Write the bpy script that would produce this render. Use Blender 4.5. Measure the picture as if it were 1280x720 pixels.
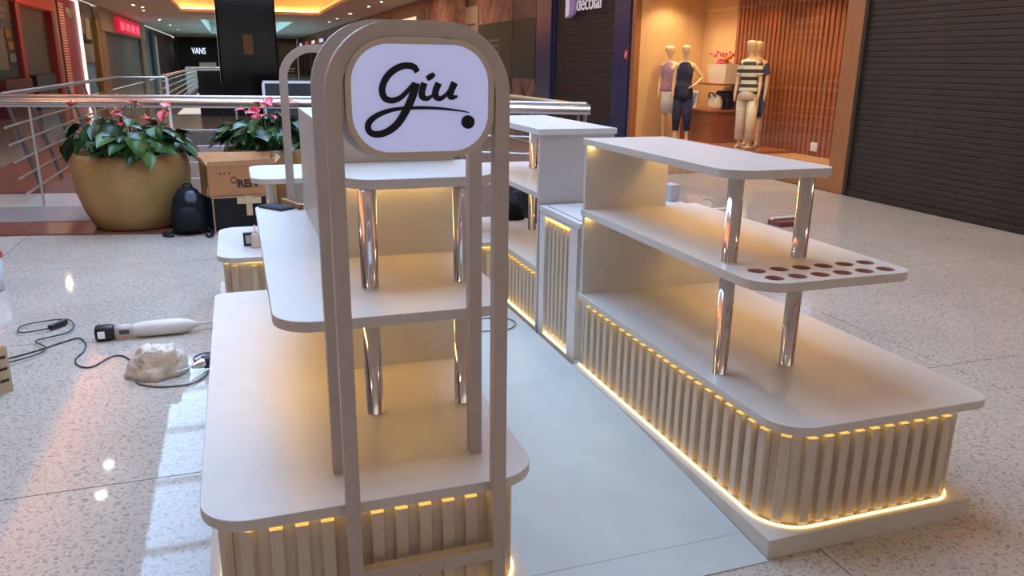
import bpy, bmesh, math, random
from mathutils import Vector, Matrix
random.seed(7)
PI = math.pi
for o in list(bpy.data.objects): bpy.data.objects.remove(o)
S = bpy.context.scene
COL = S.collection

# ------------------------------------------------------------------ camera
yaw, pit, rol = 0.3339, 0.2799, 0.0121
fw = Vector((math.sin(yaw)*math.cos(pit), math.cos(yaw)*math.cos(pit), -math.sin(pit)))
rt = Vector((math.cos(yaw), -math.sin(yaw), 0)); up = rt.cross(fw)
rt, up = math.cos(rol)*rt + math.sin(rol)*up, -math.sin(rol)*rt + math.cos(rol)*up
cam = bpy.data.cameras.new('camera'); camo = bpy.data.objects.new('camera', cam); COL.objects.link(camo)
cam.sensor_width = 36; cam.lens = 979.387/1280*36; cam.clip_start = .05; cam.clip_end = 300
camo.matrix_world = Matrix(((rt.x, up.x, -fw.x, 0), (rt.y, up.y, -fw.y, 0), (rt.z, up.z, -fw.z, 1.6), (0, 0, 0, 1)))
S.camera = camo
# ------------------------------------------------------------------ world, exposure
W = bpy.data.worlds.new('world'); S.world = W; W.use_nodes = True
W.node_tree.nodes['Background'].inputs[0].default_value = (.66, .60, .56, 1)
W.node_tree.nodes['Background'].inputs[1].default_value = 1.15
S.view_settings.view_transform = 'Standard'; S.view_settings.look = 'None'
S.view_settings.exposure = 0.06; S.view_settings.gamma = 1; S.view_settings.use_curve_mapping = False
SKY_E, LED_E, COVE_E, DOWN_E = 5.6, 8.0, 15.0, 560.0

# ------------------------------------------------------------------ materials
def lin(c):
    return tuple((v/255/12.92 if v/255 <= .04045 else ((v/255+.055)/1.055)**2.4) for v in c)
MATS = {}
def mat(name, rgb, rough=.5, metal=0, noise=0, nscale=20, bump=0, bscale=60, spec=.5, coat=0, stretch=None):
    if name in MATS: return MATS[name]
    m = bpy.data.materials.new(name); m.use_nodes = True; MATS[name] = m
    nt = m.node_tree; b = nt.nodes['Principled BSDF']; c = lin(rgb)
    b.inputs['Base Color'].default_value = (*c, 1); b.inputs['Roughness'].default_value = rough
    b.inputs['Metallic'].default_value = metal; b.inputs['Specular IOR Level'].default_value = spec
    b.inputs['Coat Weight'].default_value = coat
    tc = nt.nodes.new('ShaderNodeTexCoord'); mp = nt.nodes.new('ShaderNodeMapping')
    nt.links.new(tc.outputs['Object'], mp.inputs['Vector'])
    if stretch: mp.inputs['Scale'].default_value = stretch
    if noise:
        n = nt.nodes.new('ShaderNodeTexNoise'); n.inputs['Scale'].default_value = nscale; n.inputs['Detail'].default_value = 4
        r = nt.nodes.new('ShaderNodeMapRange'); r.inputs['From Min'].default_value = .3; r.inputs['From Max'].default_value = .7
        r.inputs['To Min'].default_value = 1-noise; r.inputs['To Max'].default_value = 1+noise
        x = nt.nodes.new('ShaderNodeMix'); x.data_type = 'RGBA'; x.blend_type = 'MULTIPLY'; x.inputs[0].default_value = 1
        x.inputs[6].default_value = (*c, 1)
        nt.links.new(mp.outputs[0], n.inputs['Vector']); nt.links.new(n.outputs['Fac'], r.inputs['Value'])
        nt.links.new(r.outputs[0], x.inputs[7]); nt.links.new(x.outputs[2], b.inputs['Base Color'])
    if bump:
        n = nt.nodes.new('ShaderNodeTexNoise'); n.inputs['Scale'].default_value = bscale; n.inputs['Detail'].default_value = 3
        bp = nt.nodes.new('ShaderNodeBump'); bp.inputs['Strength'].default_value = bump; bp.inputs['Distance'].default_value = .01
        nt.links.new(mp.outputs[0], n.inputs['Vector']); nt.links.new(n.outputs['Fac'], bp.inputs['Height'])
        nt.links.new(bp.outputs[0], b.inputs['Normal'])
    return m
def emis(name, rgb, e):
    m = mat(name, rgb, .5); b = m.node_tree.nodes['Principled BSDF']
    b.inputs['Emission Color'].default_value = (*lin(rgb), 1); b.inputs['Emission Strength'].default_value = e
    return m
def granite(name, light, dark, rough, seed=0):
    m = bpy.data.materials.new(name); m.use_nodes = True; MATS[name] = m
    nt = m.node_tree; b = nt.nodes['Principled BSDF']
    g = nt.nodes.new('ShaderNodeNewGeometry')
    v = nt.nodes.new('ShaderNodeTexVoronoi'); v.inputs['Scale'].default_value = 110
    n = nt.nodes.new('ShaderNodeTexNoise'); n.inputs['Scale'].default_value = 48; n.inputs['Detail'].default_value = 5
    n2 = nt.nodes.new('ShaderNodeTexNoise'); n2.inputs['Scale'].default_value = 1.3; n2.inputs['Detail'].default_value = 3
    for t in (v, n, n2): nt.links.new(g.outputs['Position'], t.inputs['Vector'])
    cr = nt.nodes.new('ShaderNodeValToRGB'); cr.color_ramp.elements[0].color = (*lin(dark), 1); cr.color_ramp.elements[1].color = (*lin(light), 1)
    cr.color_ramp.elements[0].position = .20; cr.color_ramp.elements[1].position = .40
    sx = nt.nodes.new('ShaderNodeSeparateColor'); nt.links.new(v.outputs['Color'], sx.inputs[0])
    mm = nt.nodes.new('ShaderNodeMath'); mm.operation = 'MULTIPLY_ADD'; mm.inputs[1].default_value = .35
    nt.links.new(sx.outputs[0], mm.inputs[0])
    ms = nt.nodes.new('ShaderNodeMath'); ms.operation = 'MULTIPLY'; ms.inputs[1].default_value = .52
    nt.links.new(n.outputs['Fac'], ms.inputs[0]); nt.links.new(ms.outputs[0], mm.inputs[2])
    nt.links.new(mm.outputs[0], cr.inputs[0])
    x = nt.nodes.new('ShaderNodeMix'); x.data_type = 'RGBA'; x.blend_type = 'MULTIPLY'; x.inputs[0].default_value = 1
    r = nt.nodes.new('ShaderNodeMapRange'); r.inputs['From Min'].default_value = .3; r.inputs['From Max'].default_value = .7
    r.inputs['To Min'].default_value = .92; r.inputs['To Max'].default_value = 1.04
    nt.links.new(n2.outputs['Fac'], r.inputs['Value']); nt.links.new(cr.outputs[0], x.inputs[6]); nt.links.new(r.outputs[0], x.inputs[7])
    nt.links.new(x.outputs[2], b.inputs['Base Color'])
    b.inputs['Roughness'].default_value = rough
    return m
def striped(name, c1, c2, scale, axis):
    m = mat(name, c1, .75); nt = m.node_tree; b = nt.nodes['Principled BSDF']
    tc = nt.nodes.new('ShaderNodeTexCoord'); s = nt.nodes.new('ShaderNodeSeparateXYZ'); nt.links.new(tc.outputs['Object'], s.inputs[0])
    a = nt.nodes.new('ShaderNodeMath'); a.operation = 'MULTIPLY'; a.inputs[1].default_value = scale; nt.links.new(s.outputs[axis], a.inputs[0])
    f = nt.nodes.new('ShaderNodeMath'); f.operation = 'FRACT'; nt.links.new(a.outputs[0], f.inputs[0])
    g = nt.nodes.new('ShaderNodeMath'); g.operation = 'GREATER_THAN'; g.inputs[1].default_value = .5; nt.links.new(f.outputs[0], g.inputs[0])
    x = nt.nodes.new('ShaderNodeMix'); x.data_type = 'RGBA'; nt.links.new(g.outputs[0], x.inputs[0])
    x.inputs[6].default_value = (*lin(c1), 1); x.inputs[7].default_value = (*lin(c2), 1); nt.links.new(x.outputs[2], b.inputs['Base Color'])
    return m
def glass(name, tint=(1, 1, 1), refl=.09):
    m = bpy.data.materials.new(name); m.use_nodes = True; MATS[name] = m; nt = m.node_tree; nt.nodes.clear()
    o = nt.nodes.new('ShaderNodeOutputMaterial'); x = nt.nodes.new('ShaderNodeMixShader'); x.inputs[0].default_value = refl
    t = nt.nodes.new('ShaderNodeBsdfTransparent'); t.inputs[0].default_value = (*tint, 1)
    g = nt.nodes.new('ShaderNodeBsdfGlossy'); g.inputs['Roughness'].default_value = .02
    nt.links.new(t.outputs[0], x.inputs[1]); nt.links.new(g.outputs[0], x.inputs[2]); nt.links.new(x.outputs[0], o.inputs[0])
    return m

M_LAM = mat('beige_laminate', (206, 199, 190), .38, noise=.025, nscale=9, bump=.015, bscale=300)
M_WHITE = mat('white_laminate', (214, 212, 211), .4, noise=.02, nscale=9)
M_SLAT = mat('slat_beige', (205, 190, 172), .5, noise=.03, nscale=15)
M_TUBE = mat('painted_tube', (186, 172, 161), .45, noise=.03, nscale=25)
M_CHROME = mat('chrome', (240, 236, 234), .09, 1, bump=.02, bscale=30)
M_STEEL = mat('brushed_steel', (190, 188, 188), .28, 1)
M_LED = emis('warm_led', (255, 220, 115), LED_E*.7)
M_LEDS = emis('warm_led_shelf', (255, 206, 112), LED_E*2.4)
M_LEDB = emis('warm_led_base', (255, 214, 130), LED_E*.55)
M_FLOOR = granite('pale_granite', (196, 187, 175), (142, 132, 121), .04)
M_FAR = granite('brown_reflect_granite', (150, 128, 112), (112, 94, 84), .12)  # granite colour browned to paint in shopfronts reflected at a grazing angle
M_JOINT = mat('joint_dark', (96, 88, 80), .7, noise=.1)
M_RED = granite('red_granite', (132, 78, 66), (88, 50, 45), .2)
M_GREYB = granite('grey_granite', (150, 142, 140), (112, 104, 102), .2)
M_BOARD = mat('grey_vinyl_board', (196, 201, 198), .33, noise=.05, nscale=5, bump=.02, bscale=12)
M_WOOD = mat('warm_wood', (150, 84, 44), .5, noise=.22, nscale=6, stretch=(6, 6, .6))
M_WOODD = mat('wood_back', (112, 60, 32), .6, noise=.2, nscale=6, stretch=(6, 6, .6))
M_OAK = mat('oak_frame', (150, 94, 50), .5, noise=.15, nscale=8, stretch=(8, 8, .5))
M_SHUT = mat('bronze_shutter', (56, 45, 36), .6, .0, spec=.25, noise=.15, nscale=3)
M_SHUT2 = mat('brown_shutter', (58, 46, 40), .6, .0, spec=.25, noise=.12, nscale=3)
M_BLUE = mat('navy_blue_panel', (44, 46, 82), .28, noise=.06, nscale=3)
M_CEIL = mat('ceiling_plaster', (222, 206, 196), .8, noise=.03, nscale=2)
M_CEILW = mat('tray_plaster', (226, 214, 200), .8, noise=.02, nscale=2)
M_SKY = emis('skylight_pane', (174, 211, 255), SKY_E)
M_COVE = emis('cove_light', (255, 172, 88), COVE_E)
M_DOWN = emis('downlight_lens', (255, 226, 190), DOWN_E)
M_BLACK = mat('black_plastic', (22, 22, 25), .4, noise=.08, nscale=40)
M_BLACKG = mat('black_gloss_panel', (20, 21, 28), .1, spec=.3, noise=.05, nscale=2)
M_CARD = mat('cardboard', (176, 122, 78), .8, noise=.08, nscale=12, bump=.05, bscale=60)
M_CARDL = mat('cardboard_inside', (205, 160, 118), .8, noise=.06, nscale=12)
M_INK = mat('brown_ink', (66, 40, 28), .8, noise=.05)
M_PAPER = mat('white_paper', (222, 218, 212), .7, noise=.03)
M_GREEN = mat('green_print', (52, 120, 50), .7, noise=.1)

# ------------------------------------------------------------------ mesh builder
ORG = {}
def link(o): COL.objects.link(o); return o
def tag(o, label=None, cat=None, group=None, kind=None):
    if label: o['label'] = label
    if cat: o['category'] = cat
    if group: o['group'] = group
    if kind: o['kind'] = kind
    return o
def thing(name, loc, label, cat, group=None, rz=0):
    o = link(bpy.data.objects.new(name, None)); o.location = loc; o.rotation_euler = (0, 0, rz); o.empty_display_size = .1
    ORG[o] = Vector(loc); return tag(o, label, cat, group)
class MB:
    """collects shapes; build() makes ONE mesh object"""
    def __init__(s): s.v = []; s.f = []; s.sm = []
    def add(s, vs, fs, smooth=False):
        k = len(s.v); s.v += [Vector(p) for p in vs]; s.f += [[i+k for i in f] for f in fs]; s.sm += [smooth]*len(fs); return s
    def box(s, x0, x1, y0, y1, z0, z1):
        return s.add([(x0, y0, z0), (x1, y0, z0), (x1, y1, z0), (x0, y1, z0), (x0, y0, z1), (x1, y0, z1), (x1, y1, z1), (x0, y1, z1)],
                     [(0, 3, 2, 1), (4, 5, 6, 7), (0, 1, 5, 4), (1, 2, 6, 5), (2, 3, 7, 6), (3, 0, 4, 7)])
    def prism(s, pts, z0, z1, bev=0):
        n = len(pts)
        if bev:
            c = Vector((sum(p[0] for p in pts)/n, sum(p[1] for p in pts)/n))
            def ins(d):
                out = []
                for i in range(n):
                    a, b, c2 = Vector(pts[i-1]), Vector(pts[i]), Vector(pts[(i+1) % n])
                    t1 = (b-a).normalized(); t2 = (c2-b).normalized()
                    nn = Vector((-(t1.y+t2.y), t1.x+t2.x)); L = nn.length
                    out.append(b + nn/L*d*min(2, 2/L) if L > 1e-6 else b)
                return out
            i1 = ins(bev)
            rings = [[(p[0], p[1], z0) for p in i1], [(p[0], p[1], z0+bev) for p in pts], [(p[0], p[1], z1-bev) for p in pts], [(p[0], p[1], z1) for p in i1]]
        else: rings = [[(p[0], p[1], z0) for p in pts], [(p[0], p[1], z1) for p in pts]]
        vs = [p for r in rings for p in r]; fs = []
        for k in range(len(rings)-1):
            for i in range(n):
                j = (i+1) % n; fs.append((k*n+i, k*n+j, (k+1)*n+j, (k+1)*n+i))
        fs.append(tuple(reversed(range(n)))); fs.append(tuple(range((len(rings)-1)*n, len(rings)*n)))
        return s.add(vs, fs)
    def tube(s, pts, r, n=8, cap=True, smooth=True):
        pts = [Vector(p) for p in pts]; R = r if isinstance(r, (list, tuple)) else [r]*len(pts)
        vs = []; ref = None
        for i, p in enumerate(pts):
            t = ((pts[min(i+1, len(pts)-1)]-pts[max(i-1, 0)])).normalized()
            if ref is None: ref = Vector((0, 0, 1)) if abs(t.z) < .9 else Vector((1, 0, 0))
            a = t.cross(ref).normalized(); b = a.cross(t).normalized(); ref = b
            for k in range(n):
                an = 2*PI*k/n; vs.append(p + (a*math.cos(an) + b*math.sin(an))*R[i])
        fs = []
        for i in range(len(pts)-1):
            for k in range(n):
                j = (k+1) % n; fs.append((i*n+k, i*n+j, (i+1)*n+j, (i+1)*n+k))
        s.add(vs, fs, smooth)
        if cap:
            m = len(pts)-1; s.add(vs[:n], [tuple(reversed(range(n)))]); s.add(vs[m*n:], [tuple(range(n))])
        return s
    def lathe(s, prof, c=(0, 0, 0), n=24, smooth=True, sx=1, sy=1):
        vs = [(c[0]+r*sx*math.cos(2*PI*k/n), c[1]+r*sy*math.sin(2*PI*k/n), c[2]+z) for r, z in prof for k in range(n)]
        fs = [(i*n+k, i*n+(k+1) % n, (i+1)*n+(k+1) % n, (i+1)*n+k) for i in range(len(prof)-1) for k in range(n)]
        return s.add(vs, fs, smooth)
    def loft(s, rings, smooth=True, cap=True):
        n = len(rings[0]); vs = [p for r in rings for p in r]
        fs = [(i*n+k, i*n+(k+1) % n, (i+1)*n+(k+1) % n, (i+1)*n+k) for i in range(len(rings)-1) for k in range(n)]
        if cap: fs += [tuple(reversed(range(n))), tuple(range((len(rings)-1)*n, len(rings)*n))]
        return s.add(vs, fs, smooth)
    def mesh(s, name, org=Vector()):
        me = bpy.data.meshes.new(name); me.from_pydata([p-org for p in s.v], [], s.f)
        me.polygons.foreach_set('use_smooth', s.sm); me.update(); return me
    def build(s, name, m, parent=None, label=None, cat=None, group=None, kind=None, fix=True):
        org = ORG.get(parent, Vector()) if parent else Vector()
        me = s.mesh(name, org)
        if fix:
            bm = bmesh.new(); bm.from_mesh(me); bmesh.ops.recalc_face_normals(bm, faces=bm.faces); bm.to_mesh(me); bm.free()
        me.materials.append(m)
        o = link(bpy.data.objects.new(name, me))
        if parent: o.parent = parent; ORG[o] = org
        return tag(o, label, cat, group, kind)
    def lone(s, name, m, label, cat, group=None, kind=None):
        """a one-mesh thing with its origin at its base centre"""
        xs = [p.x for p in s.v]; ys = [p.y for p in s.v]; zs = [p.z for p in s.v]
        c = Vector(((min(xs)+max(xs))/2, (min(ys)+max(ys))/2, min(zs)))
        me = s.mesh(name, c)
        bm = bmesh.new(); bm.from_mesh(me); bmesh.ops.recalc_face_normals(bm, faces=bm.faces); bm.to_mesh(me); bm.free()
        me.materials.append(m); o = link(bpy.data.objects.new(name, me)); o.location = c; ORG[o] = c
        return tag(o, label, cat, group, kind)
def inst(name, me, loc, parent=None, rot=(0, 0, 0), sc=(1, 1, 1)):
    o = link(bpy.data.objects.new(name, me))
    if parent: o.parent = parent; ORG[o] = ORG.get(parent, Vector()); loc = Vector(loc)-ORG[o]
    o.location = loc; o.rotation_euler = rot; o.scale = sc; return o
def rr(x0, x1, y0, y1, r, n=8):
    """rounded rectangle; r = radii at (x0,y0),(x1,y0),(x1,y1),(x0,y1), counter-clockwise"""
    out = []
    for (cx, cy, a0, q) in ((x0+r[0], y0+r[0], PI, r[0]), (x1-r[1], y0+r[1], 1.5*PI, r[1]), (x1-r[2], y1-r[2], 0, r[2]), (x0+r[3], y1-r[3], .5*PI, r[3])):
        if q < 1e-4: out.append((cx, cy)); continue
        for i in range(n+1): out.append((cx+q*math.cos(a0+i/n*PI/2), cy+q*math.sin(a0+i/n*PI/2)))
    return out
def struct(mb, name, m, parent=None): return mb.build(name, m, parent, kind=None if parent else 'structure')
def curve_mesh(cu, name):
    o = bpy.data.objects.new(name, cu); COL.objects.link(o); dg = bpy.context.evaluated_depsgraph_get()
    me = bpy.data.meshes.new_from_object(o.evaluated_get(dg)); bpy.data.objects.remove(o); me.name = name; return me
def text_obj(txt, size, depth, M, m, parent, name='lettering', shear=0, sx=1, label=None, bold=0):
    cu = bpy.data.curves.new(name, 'FONT'); cu.body = txt; cu.size = size; cu.extrude = depth; cu.align_x = 'CENTER'; cu.align_y = 'CENTER'; cu.shear = shear; cu.offset = bold
    me = curve_mesh(cu, name); me.transform(Matrix.Diagonal((sx, 1, 1, 1))); me.transform(M)
    me.transform(Matrix.Translation(-ORG.get(parent, Vector())))
    me.materials.append(m); o = link(bpy.data.objects.new(name, me)); o.parent = parent; ORG[o] = ORG.get(parent, Vector()); tag(o, label); return o
def facing(loc, rz):   # text matrix: upright, reading from the side its face looks to
    return Matrix.Translation(loc) @ Matrix.Rotation(rz, 4, 'Z') @ Matrix.Rotation(PI/2, 4, 'X')
def spline(pts, k=6, closed=False):
    P = [Vector(p) for p in pts]; out = []; n = len(P)
    for i in range(n-1):
        a, b, c, d = P[max(i-1, 0)], P[i], P[i+1], P[min(i+2, n-1)]
        for j in range(k):
            t = j/k; out.append(.5*((2*b)+(c-a)*t+(2*a-5*b+4*c-d)*t*t+(3*b-a-3*c+d)*t**3))
    out.append(P[-1]); return out

# =================================================================== THE MALL SHELL
def rail_y(x):   # the skewed balustrade line at the void
    pts = [(-3.4, 10.03), (-2.35, 9.89), (-.78, 9.59), (.91, 9.17), (2.73, 8.1), (3.51, 7.68), (4.4, 7.19)]
    for (a, b), (c, d) in zip(pts, pts[1:]):
        if x <= c: return b+(d-b)*(x-a)/(c-a)
    return pts[-1][1]
LX, RX, CZ, ENDY = -6.0, 7.39, 4.0, 100.0
# floor slabs --------------------------------------------------------
floor = MB().box(LX, RX+.3, -7, 5.9, -.3, -.006)
xs = [-3.4, -2.35, -.78, .91, 2.73, 3.51, 4.4]
def strip(mb, xs_, d0, d1, z0, z1):
    for a, b in zip(xs_, xs_[1:]):
        P = [(a, rail_y(a)+d0), (b, rail_y(b)+d0), (b, rail_y(b)+d1), (a, rail_y(a)+d1)]
        mb.prism(P, z0, z1)
floor.prism([(LX, 5.9), (RX+.3, 5.9), (RX+.3, 20), (3.65, 20), (3.65, rail_y(3.65)+.2), (4.4, rail_y(4.4)-.2)]+[(x, rail_y(x)-1.5) for x in reversed(xs[:-1])]+[(-3.4, 20), (LX, 20)], -.3, -.006)
floor.box(LX, RX, 19.6, 26, -.3, -.006); floor.box(LX, -2.0, 26, 50, -.3, -.006); floor.box(4.2, RX, 26, 50, -.3, -.006); floor.box(LX, RX, 50, ENDY, -.3, -.006)
FLOOR = struct(floor, 'floor', M_JOINT)
P0, X0, Y0 = 1.857, 1.785, 3.08
sq = MB().box(.003, P0-.003, .003, P0-.003, -.005, 0).mesh('floor_slab'); sq.materials.append(M_FLOOR)
for i in range(-5, 4):
    for j in range(-5, 4):
        x, y = X0+i*P0, Y0+j*P0
        if x+P0 < LX+.1 or x > RX-.1: continue
        x1 = min(x+P0, RX+.075); x0 = max(x, LX)
        edge = min(rail_y(max(min(x0, 4.4), -3.4)), rail_y(max(min(x1, 4.4), -3.4)))-1.6
        if x0 >= LX and y+P0 <= edge and x1-x0 > P0-.01: inst('floor_slab', sq, (x, y, 0), FLOOR); continue
        # cut slab along the skew border
        cuts = [x0]+[q for q in (-3.4, 4.4) if x0+.02 < q < x1-.02]+[x1]
        for a, b in zip(cuts, cuts[1:]):
            bm = bmesh.new(); bmesh.ops.create_cube(bm, size=1)
            for v in bm.verts: v.co = Vector(((a+.003*(a == x0) if v.co.x < 0 else b-.003*(b == x1)), y+.003 if v.co.y < 0 else y+P0-.003, -.005 if v.co.z < 0 else 0))
            if a >= -3.41 and b <= 4.41:
                pa, pb = Vector((a, rail_y(a)-1.6, 0)), Vector((b, rail_y(b)-1.6, 0)); d = pb-pa
                bmesh.ops.bisect_plane(bm, geom=bm.verts[:]+bm.edges[:]+bm.faces[:], plane_co=pa, plane_no=Vector((-d.y, d.x, 0)), clear_outer=True)
                bmesh.ops.holes_fill(bm, edges=bm.edges)
            if len(bm.faces) > 3:
                me = bpy.data.meshes.new('floor_slab'); bm.to_mesh(me); me.materials.append(M_FLOOR); o = link(bpy.data.objects.new('floor_slab', me)); o.parent = FLOOR
            bm.free()
ff = MB().box(LX, -3.45, 10.6, 26, -.006, 0).box(3.65, RX, 10.5, 26, -.006, 0).box(-3.45, 4.5, 19.6, 26, -.006, 0)
struct(ff, 'far_paving', M_FAR, FLOOR)
ff = MB().box(LX, -2.0, 26, 50, -.006, 0).box(4.2, RX, 26, 50, -.006, 0).box(LX, RX, 50, ENDY, -.006, 0)
struct(ff, 'far_paving', M_FLOOR, FLOOR)
b1 = MB(); strip(b1, xs, -1.6, -.97, -.3, .012); struct(b1, 'trim_1', M_RED)
b2 = MB(); strip(b2, xs, -.97, -.1, -.3, .018); struct(b2, 'trim_2', M_GREYB)
b3 = MB(); strip(b3, xs[:-1], -.1, .9, -.3, .01); struct(b3, 'trim_3', M_FLOOR)
# lower level seen through the void
struct(MB().box(-6, 8, 7, 52, -5.2, -5), 'floor_lower', M_RED)
struct(MB().box(-3.4, -2.3, 11, 19.6, -.3, 0), 'trim_4', M_RED); struct(MB().box(-1.5, 3, 12, 19, -5, -4.97), 'trim_6', M_FAR)
struct(MB().box(-3, 4.4, 19.5, 19.6, -5, -.3), 'wall_void', mat('void_fascia', (150, 138, 128), .6, noise=.05))
# ceiling ------------------------------------------------------------
c = MB()
for x0, x1, y0, y1 in ((LX, -3.2, -7, ENDY), (5, RX+2, -7, ENDY), (-3.2, 5, -7, 1.5), (-3.2, 5, 19, 26), (-3.2, -2.3, 26, 47), (4.7, 5, 26, 47), (-3.2, 5, 47, 56), (-3.2, -1.7, 56, 86), (4, 5, 56, 86), (-3.2, 5, 86, ENDY)):
    c.box(x0, x1, y0, y1, CZ, CZ+.15)
struct(c, 'ceiling', M_CEIL)
t = MB()
def tray(x0, x1, y0, y1, zt, hole=None, w=.12):
    t.box(x0-w, x0, y0-w, y1+w, CZ+.15, zt); t.box(x1, x1+w, y0-w, y1+w, CZ+.15, zt); t.box(x0, x1, y0-w, y0, CZ+.15, zt); t.box(x0, x1, y1, y1+w, CZ+.15, zt)
    if hole:
        a, b, c_, d = hole
        t.box(x0, a, y0, y1, zt, zt+.1); t.box(b, x1, y0, y1, zt, zt+.1); t.box(a, b, y0, c_, zt, zt+.1); t.box(a, b, d, y1, zt, zt+.1)
    else: t.box(x0, x1, y0, y1, zt, zt+.1)
tray(-3.5, 5.3, 1.2, 19.3, 4.8, (-1.7, 2.8, 2.6, 18)); tray(-2.6, 5.0, 25.7, 47.3, 4.9); tray(-1.7, 4, 56, 86, 5.0, (-.9, 3.2, 57, 85))
struct(t, 'trim_5', M_CEILW)
cove = MB().box(-3.45, -3.38, 1.4, 19.1, 4.17, 4.23).box(5.18, 5.25, 1.4, 19.1, 4.17, 4.23).box(-2.55, -2.48, 25.9, 47.1, 4.17, 4.23).box(4.88, 4.95, 25.9, 47.1, 4.17, 4.23).box(-2.4, 4.8, 47.15, 47.25, 4.17, 4.23)
tag(cove.build('cove_light_strip', M_COVE), 'orange cove light strip hidden in the ceiling trays', 'cove light')
sk = thing('skylight', (1, 10, 4.9), 'pale blue skylight panes in raised tray above the kiosk', 'skylight')
for i in range(8):
    for j in range(3):
        MB().box(-1.7+j*1.5+.04, -1.7+(j+1)*1.5-.04, 2.6+i*1.925+.04, 2.6+(i+1)*1.925-.04, 4.9, 4.92).build('pane', M_SKY, sk)
mu = MB()
for i in range(9): mu.box(-1.7, 2.8, 2.6+i*1.925-.04, 2.6+i*1.925+.04, 4.82, 4.95)
for j in range(4): mu.box(-1.7+j*1.5-.04, -1.7+j*1.5+.04, 2.6, 18, 4.82, 4.95)
mu.build('mullions', M_CEILW, sk)
sk2 = thing('skylight', (1, 70, 5.1), 'blue skylight far down the mall near the black storefront', 'skylight')
for i in range(7): MB().box(-.9, 3.2, 57+i*4+.1, 57+(i+1)*4-.1, 5.1, 5.12).build('pane', emis('skylight_far', (140, 200, 225), 5), sk2)
ring = MB().lathe([(.075, 0), (.1, 0), (.1, -.012), (.075, -.02), (.075, 0)], n=16).mesh('trim_ring'); ring.materials.append(mat('lamp_ring', (235, 230, 225), .4))
lens = MB().lathe([(0, 0), (.075, 0)], n=16)
lens = MB().add([(.075*math.cos(k*PI/8), .075*math.sin(k*PI/8), -.006) for k in range(16)], [tuple(reversed(range(16)))]).mesh('lens'); lens.materials.append(M_DOWN)
lens_t = lens.copy(); lens_t.materials.clear(); lens_t.materials.append(emis('tray_lens', (255, 240, 225), 60))
dl = [(-4.4, y) for y in (6, 14, 22, 28, 35)]+[(-4.15, y) for y in (42.5, 47, 57, 66, 76, 85, 96)]+[(6.1, y) for y in (2.0, 4.5, 7.0, 9.5, 12.0, 14.5, 19.5, 24.5, 29.5, 34.7, 38, 44.2, 49.6, 54, 65, 75, 98)]+[(-.4, 51.5), (.1, 50.5), (-3.9, 44), (-2.4+.9, 22), (4.2, 22), (-4.4, -2), (6.1, -1)]
for x, y in dl:
    side = 0 if x < -3 else 1 if x > 5 else 2
    d = thing('downlight', (x, y, CZ), ('round recessed ceiling downlight in the row before the crimson-signed shops', 'round recessed ceiling downlight in the row before the oak window and shutters', 'round recessed ceiling downlight between the glowing trays')[side], 'downlight', ('downlights along the crimson-signed shops', 'downlights along the oak window side', 'downlights between the trays')[side])
    inst('trim_ring', ring, (x, y, CZ), d); inst('lens', lens, (x, y, CZ), d)
for x, y in ((-2.43, 13.0), (-2.4, 12.0)):
    d = thing('downlight', (x, y, 4.8), 'round downlight in the glowing tray beside the skylight', 'downlight', 'tray downlights')
    inst('trim_ring', ring, (x, y, 4.8), d); inst('lens', lens_t, (x, y, 4.8), d)
# end wall and left wall ----------------------------------------------
struct(MB().box(LX, RX, ENDY, ENDY+.3, 0, CZ), 'wall_back', mat('far_wall', (88, 80, 78), .7, noise=.1, nscale=.6))
struct(MB().box(LX-.3, LX, -7, 25, 0, CZ).box(LX-.3, LX-.2, 25, ENDY, 0, CZ), 'wall_left', mat('mall_wall', (126, 112, 104), .7, noise=.06, nscale=.7))
wr = MB().box(RX+.09, RX+.3, 3.0, 8.2, 0, 3.3).box(RX+.105, RX+.3, 14.35, 26, 0, 3.3).box(RX+.02, RX+.3, -7, 3.0, 0, CZ).box(RX+.02, RX+.3, 26, ENDY, 0, CZ).box(RX, RX+.3, 3.0, 8.2, 3.3, CZ).box(RX, RX+.3, 8.2, 14.3, 3.25, CZ).box(RX+.02, RX+.3, 14.2, 26, 3.3, CZ)  # slabs behind both shutters added to stop light leaking between slats
struct(wr, 'wall_right', mat('mall_wall_right', (150, 112, 94), .7, noise=.1, nscale=.7))

# =================================================================== KIOSK
PZ = .072                         # plinth height
Z1, Z2, Z3, TH = .4665, .9026, 1.2512, .032
slat_me = MB().prism(rr(-.0175, .0175, -.026, 0, (.003, .003, 0, 0), 1), .082, .405).mesh('slat'); slat_me.materials.append(M_SLAT)
slat_s = MB().prism(rr(-.0175, .0175, -.026, 0, (.003, .003, 0, 0), 1), .082, .375).mesh('slat'); slat_s.materials.append(M_SLAT)
def slab(name, pts, ztop, parent, m=M_LAM, th=TH): return MB().prism(pts, ztop-th, ztop, .0015).build(name, m, parent)
def led_path(parent, pts, z0, z1, off, m=M_LED, w=.006, name='led_strip'):
    """ribbon following an open outline pts (xy), standing off it to the left of travel"""
    mb = MB(); n = len(pts); L = []
    for i in range(n):
        a, b = Vector(pts[max(i-1, 0)]), Vector(pts[min(i+1, n-1)]); t = (b-a).normalized(); nn = Vector((t.y, -t.x)); L.append((Vector(pts[i])+nn*off, Vector(pts[i])+nn*(off+w)))
    vs = []
    for p, q in L: vs += [(p.x, p.y, z0), (q.x, q.y, z0), (q.x, q.y, z1), (p.x, p.y, z1)]
    fs = [(4*i+k, 4*i+(k+1) % 4, 4*i+4+(k+1) % 4, 4*i+4+k) for i in range(n-1) for k in range(4)]+[(0, 1, 2, 3), (4*n-4, 4*n-3, 4*n-2, 4*n-1)]
    return mb.add(vs, fs).build(name, m, parent)
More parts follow.
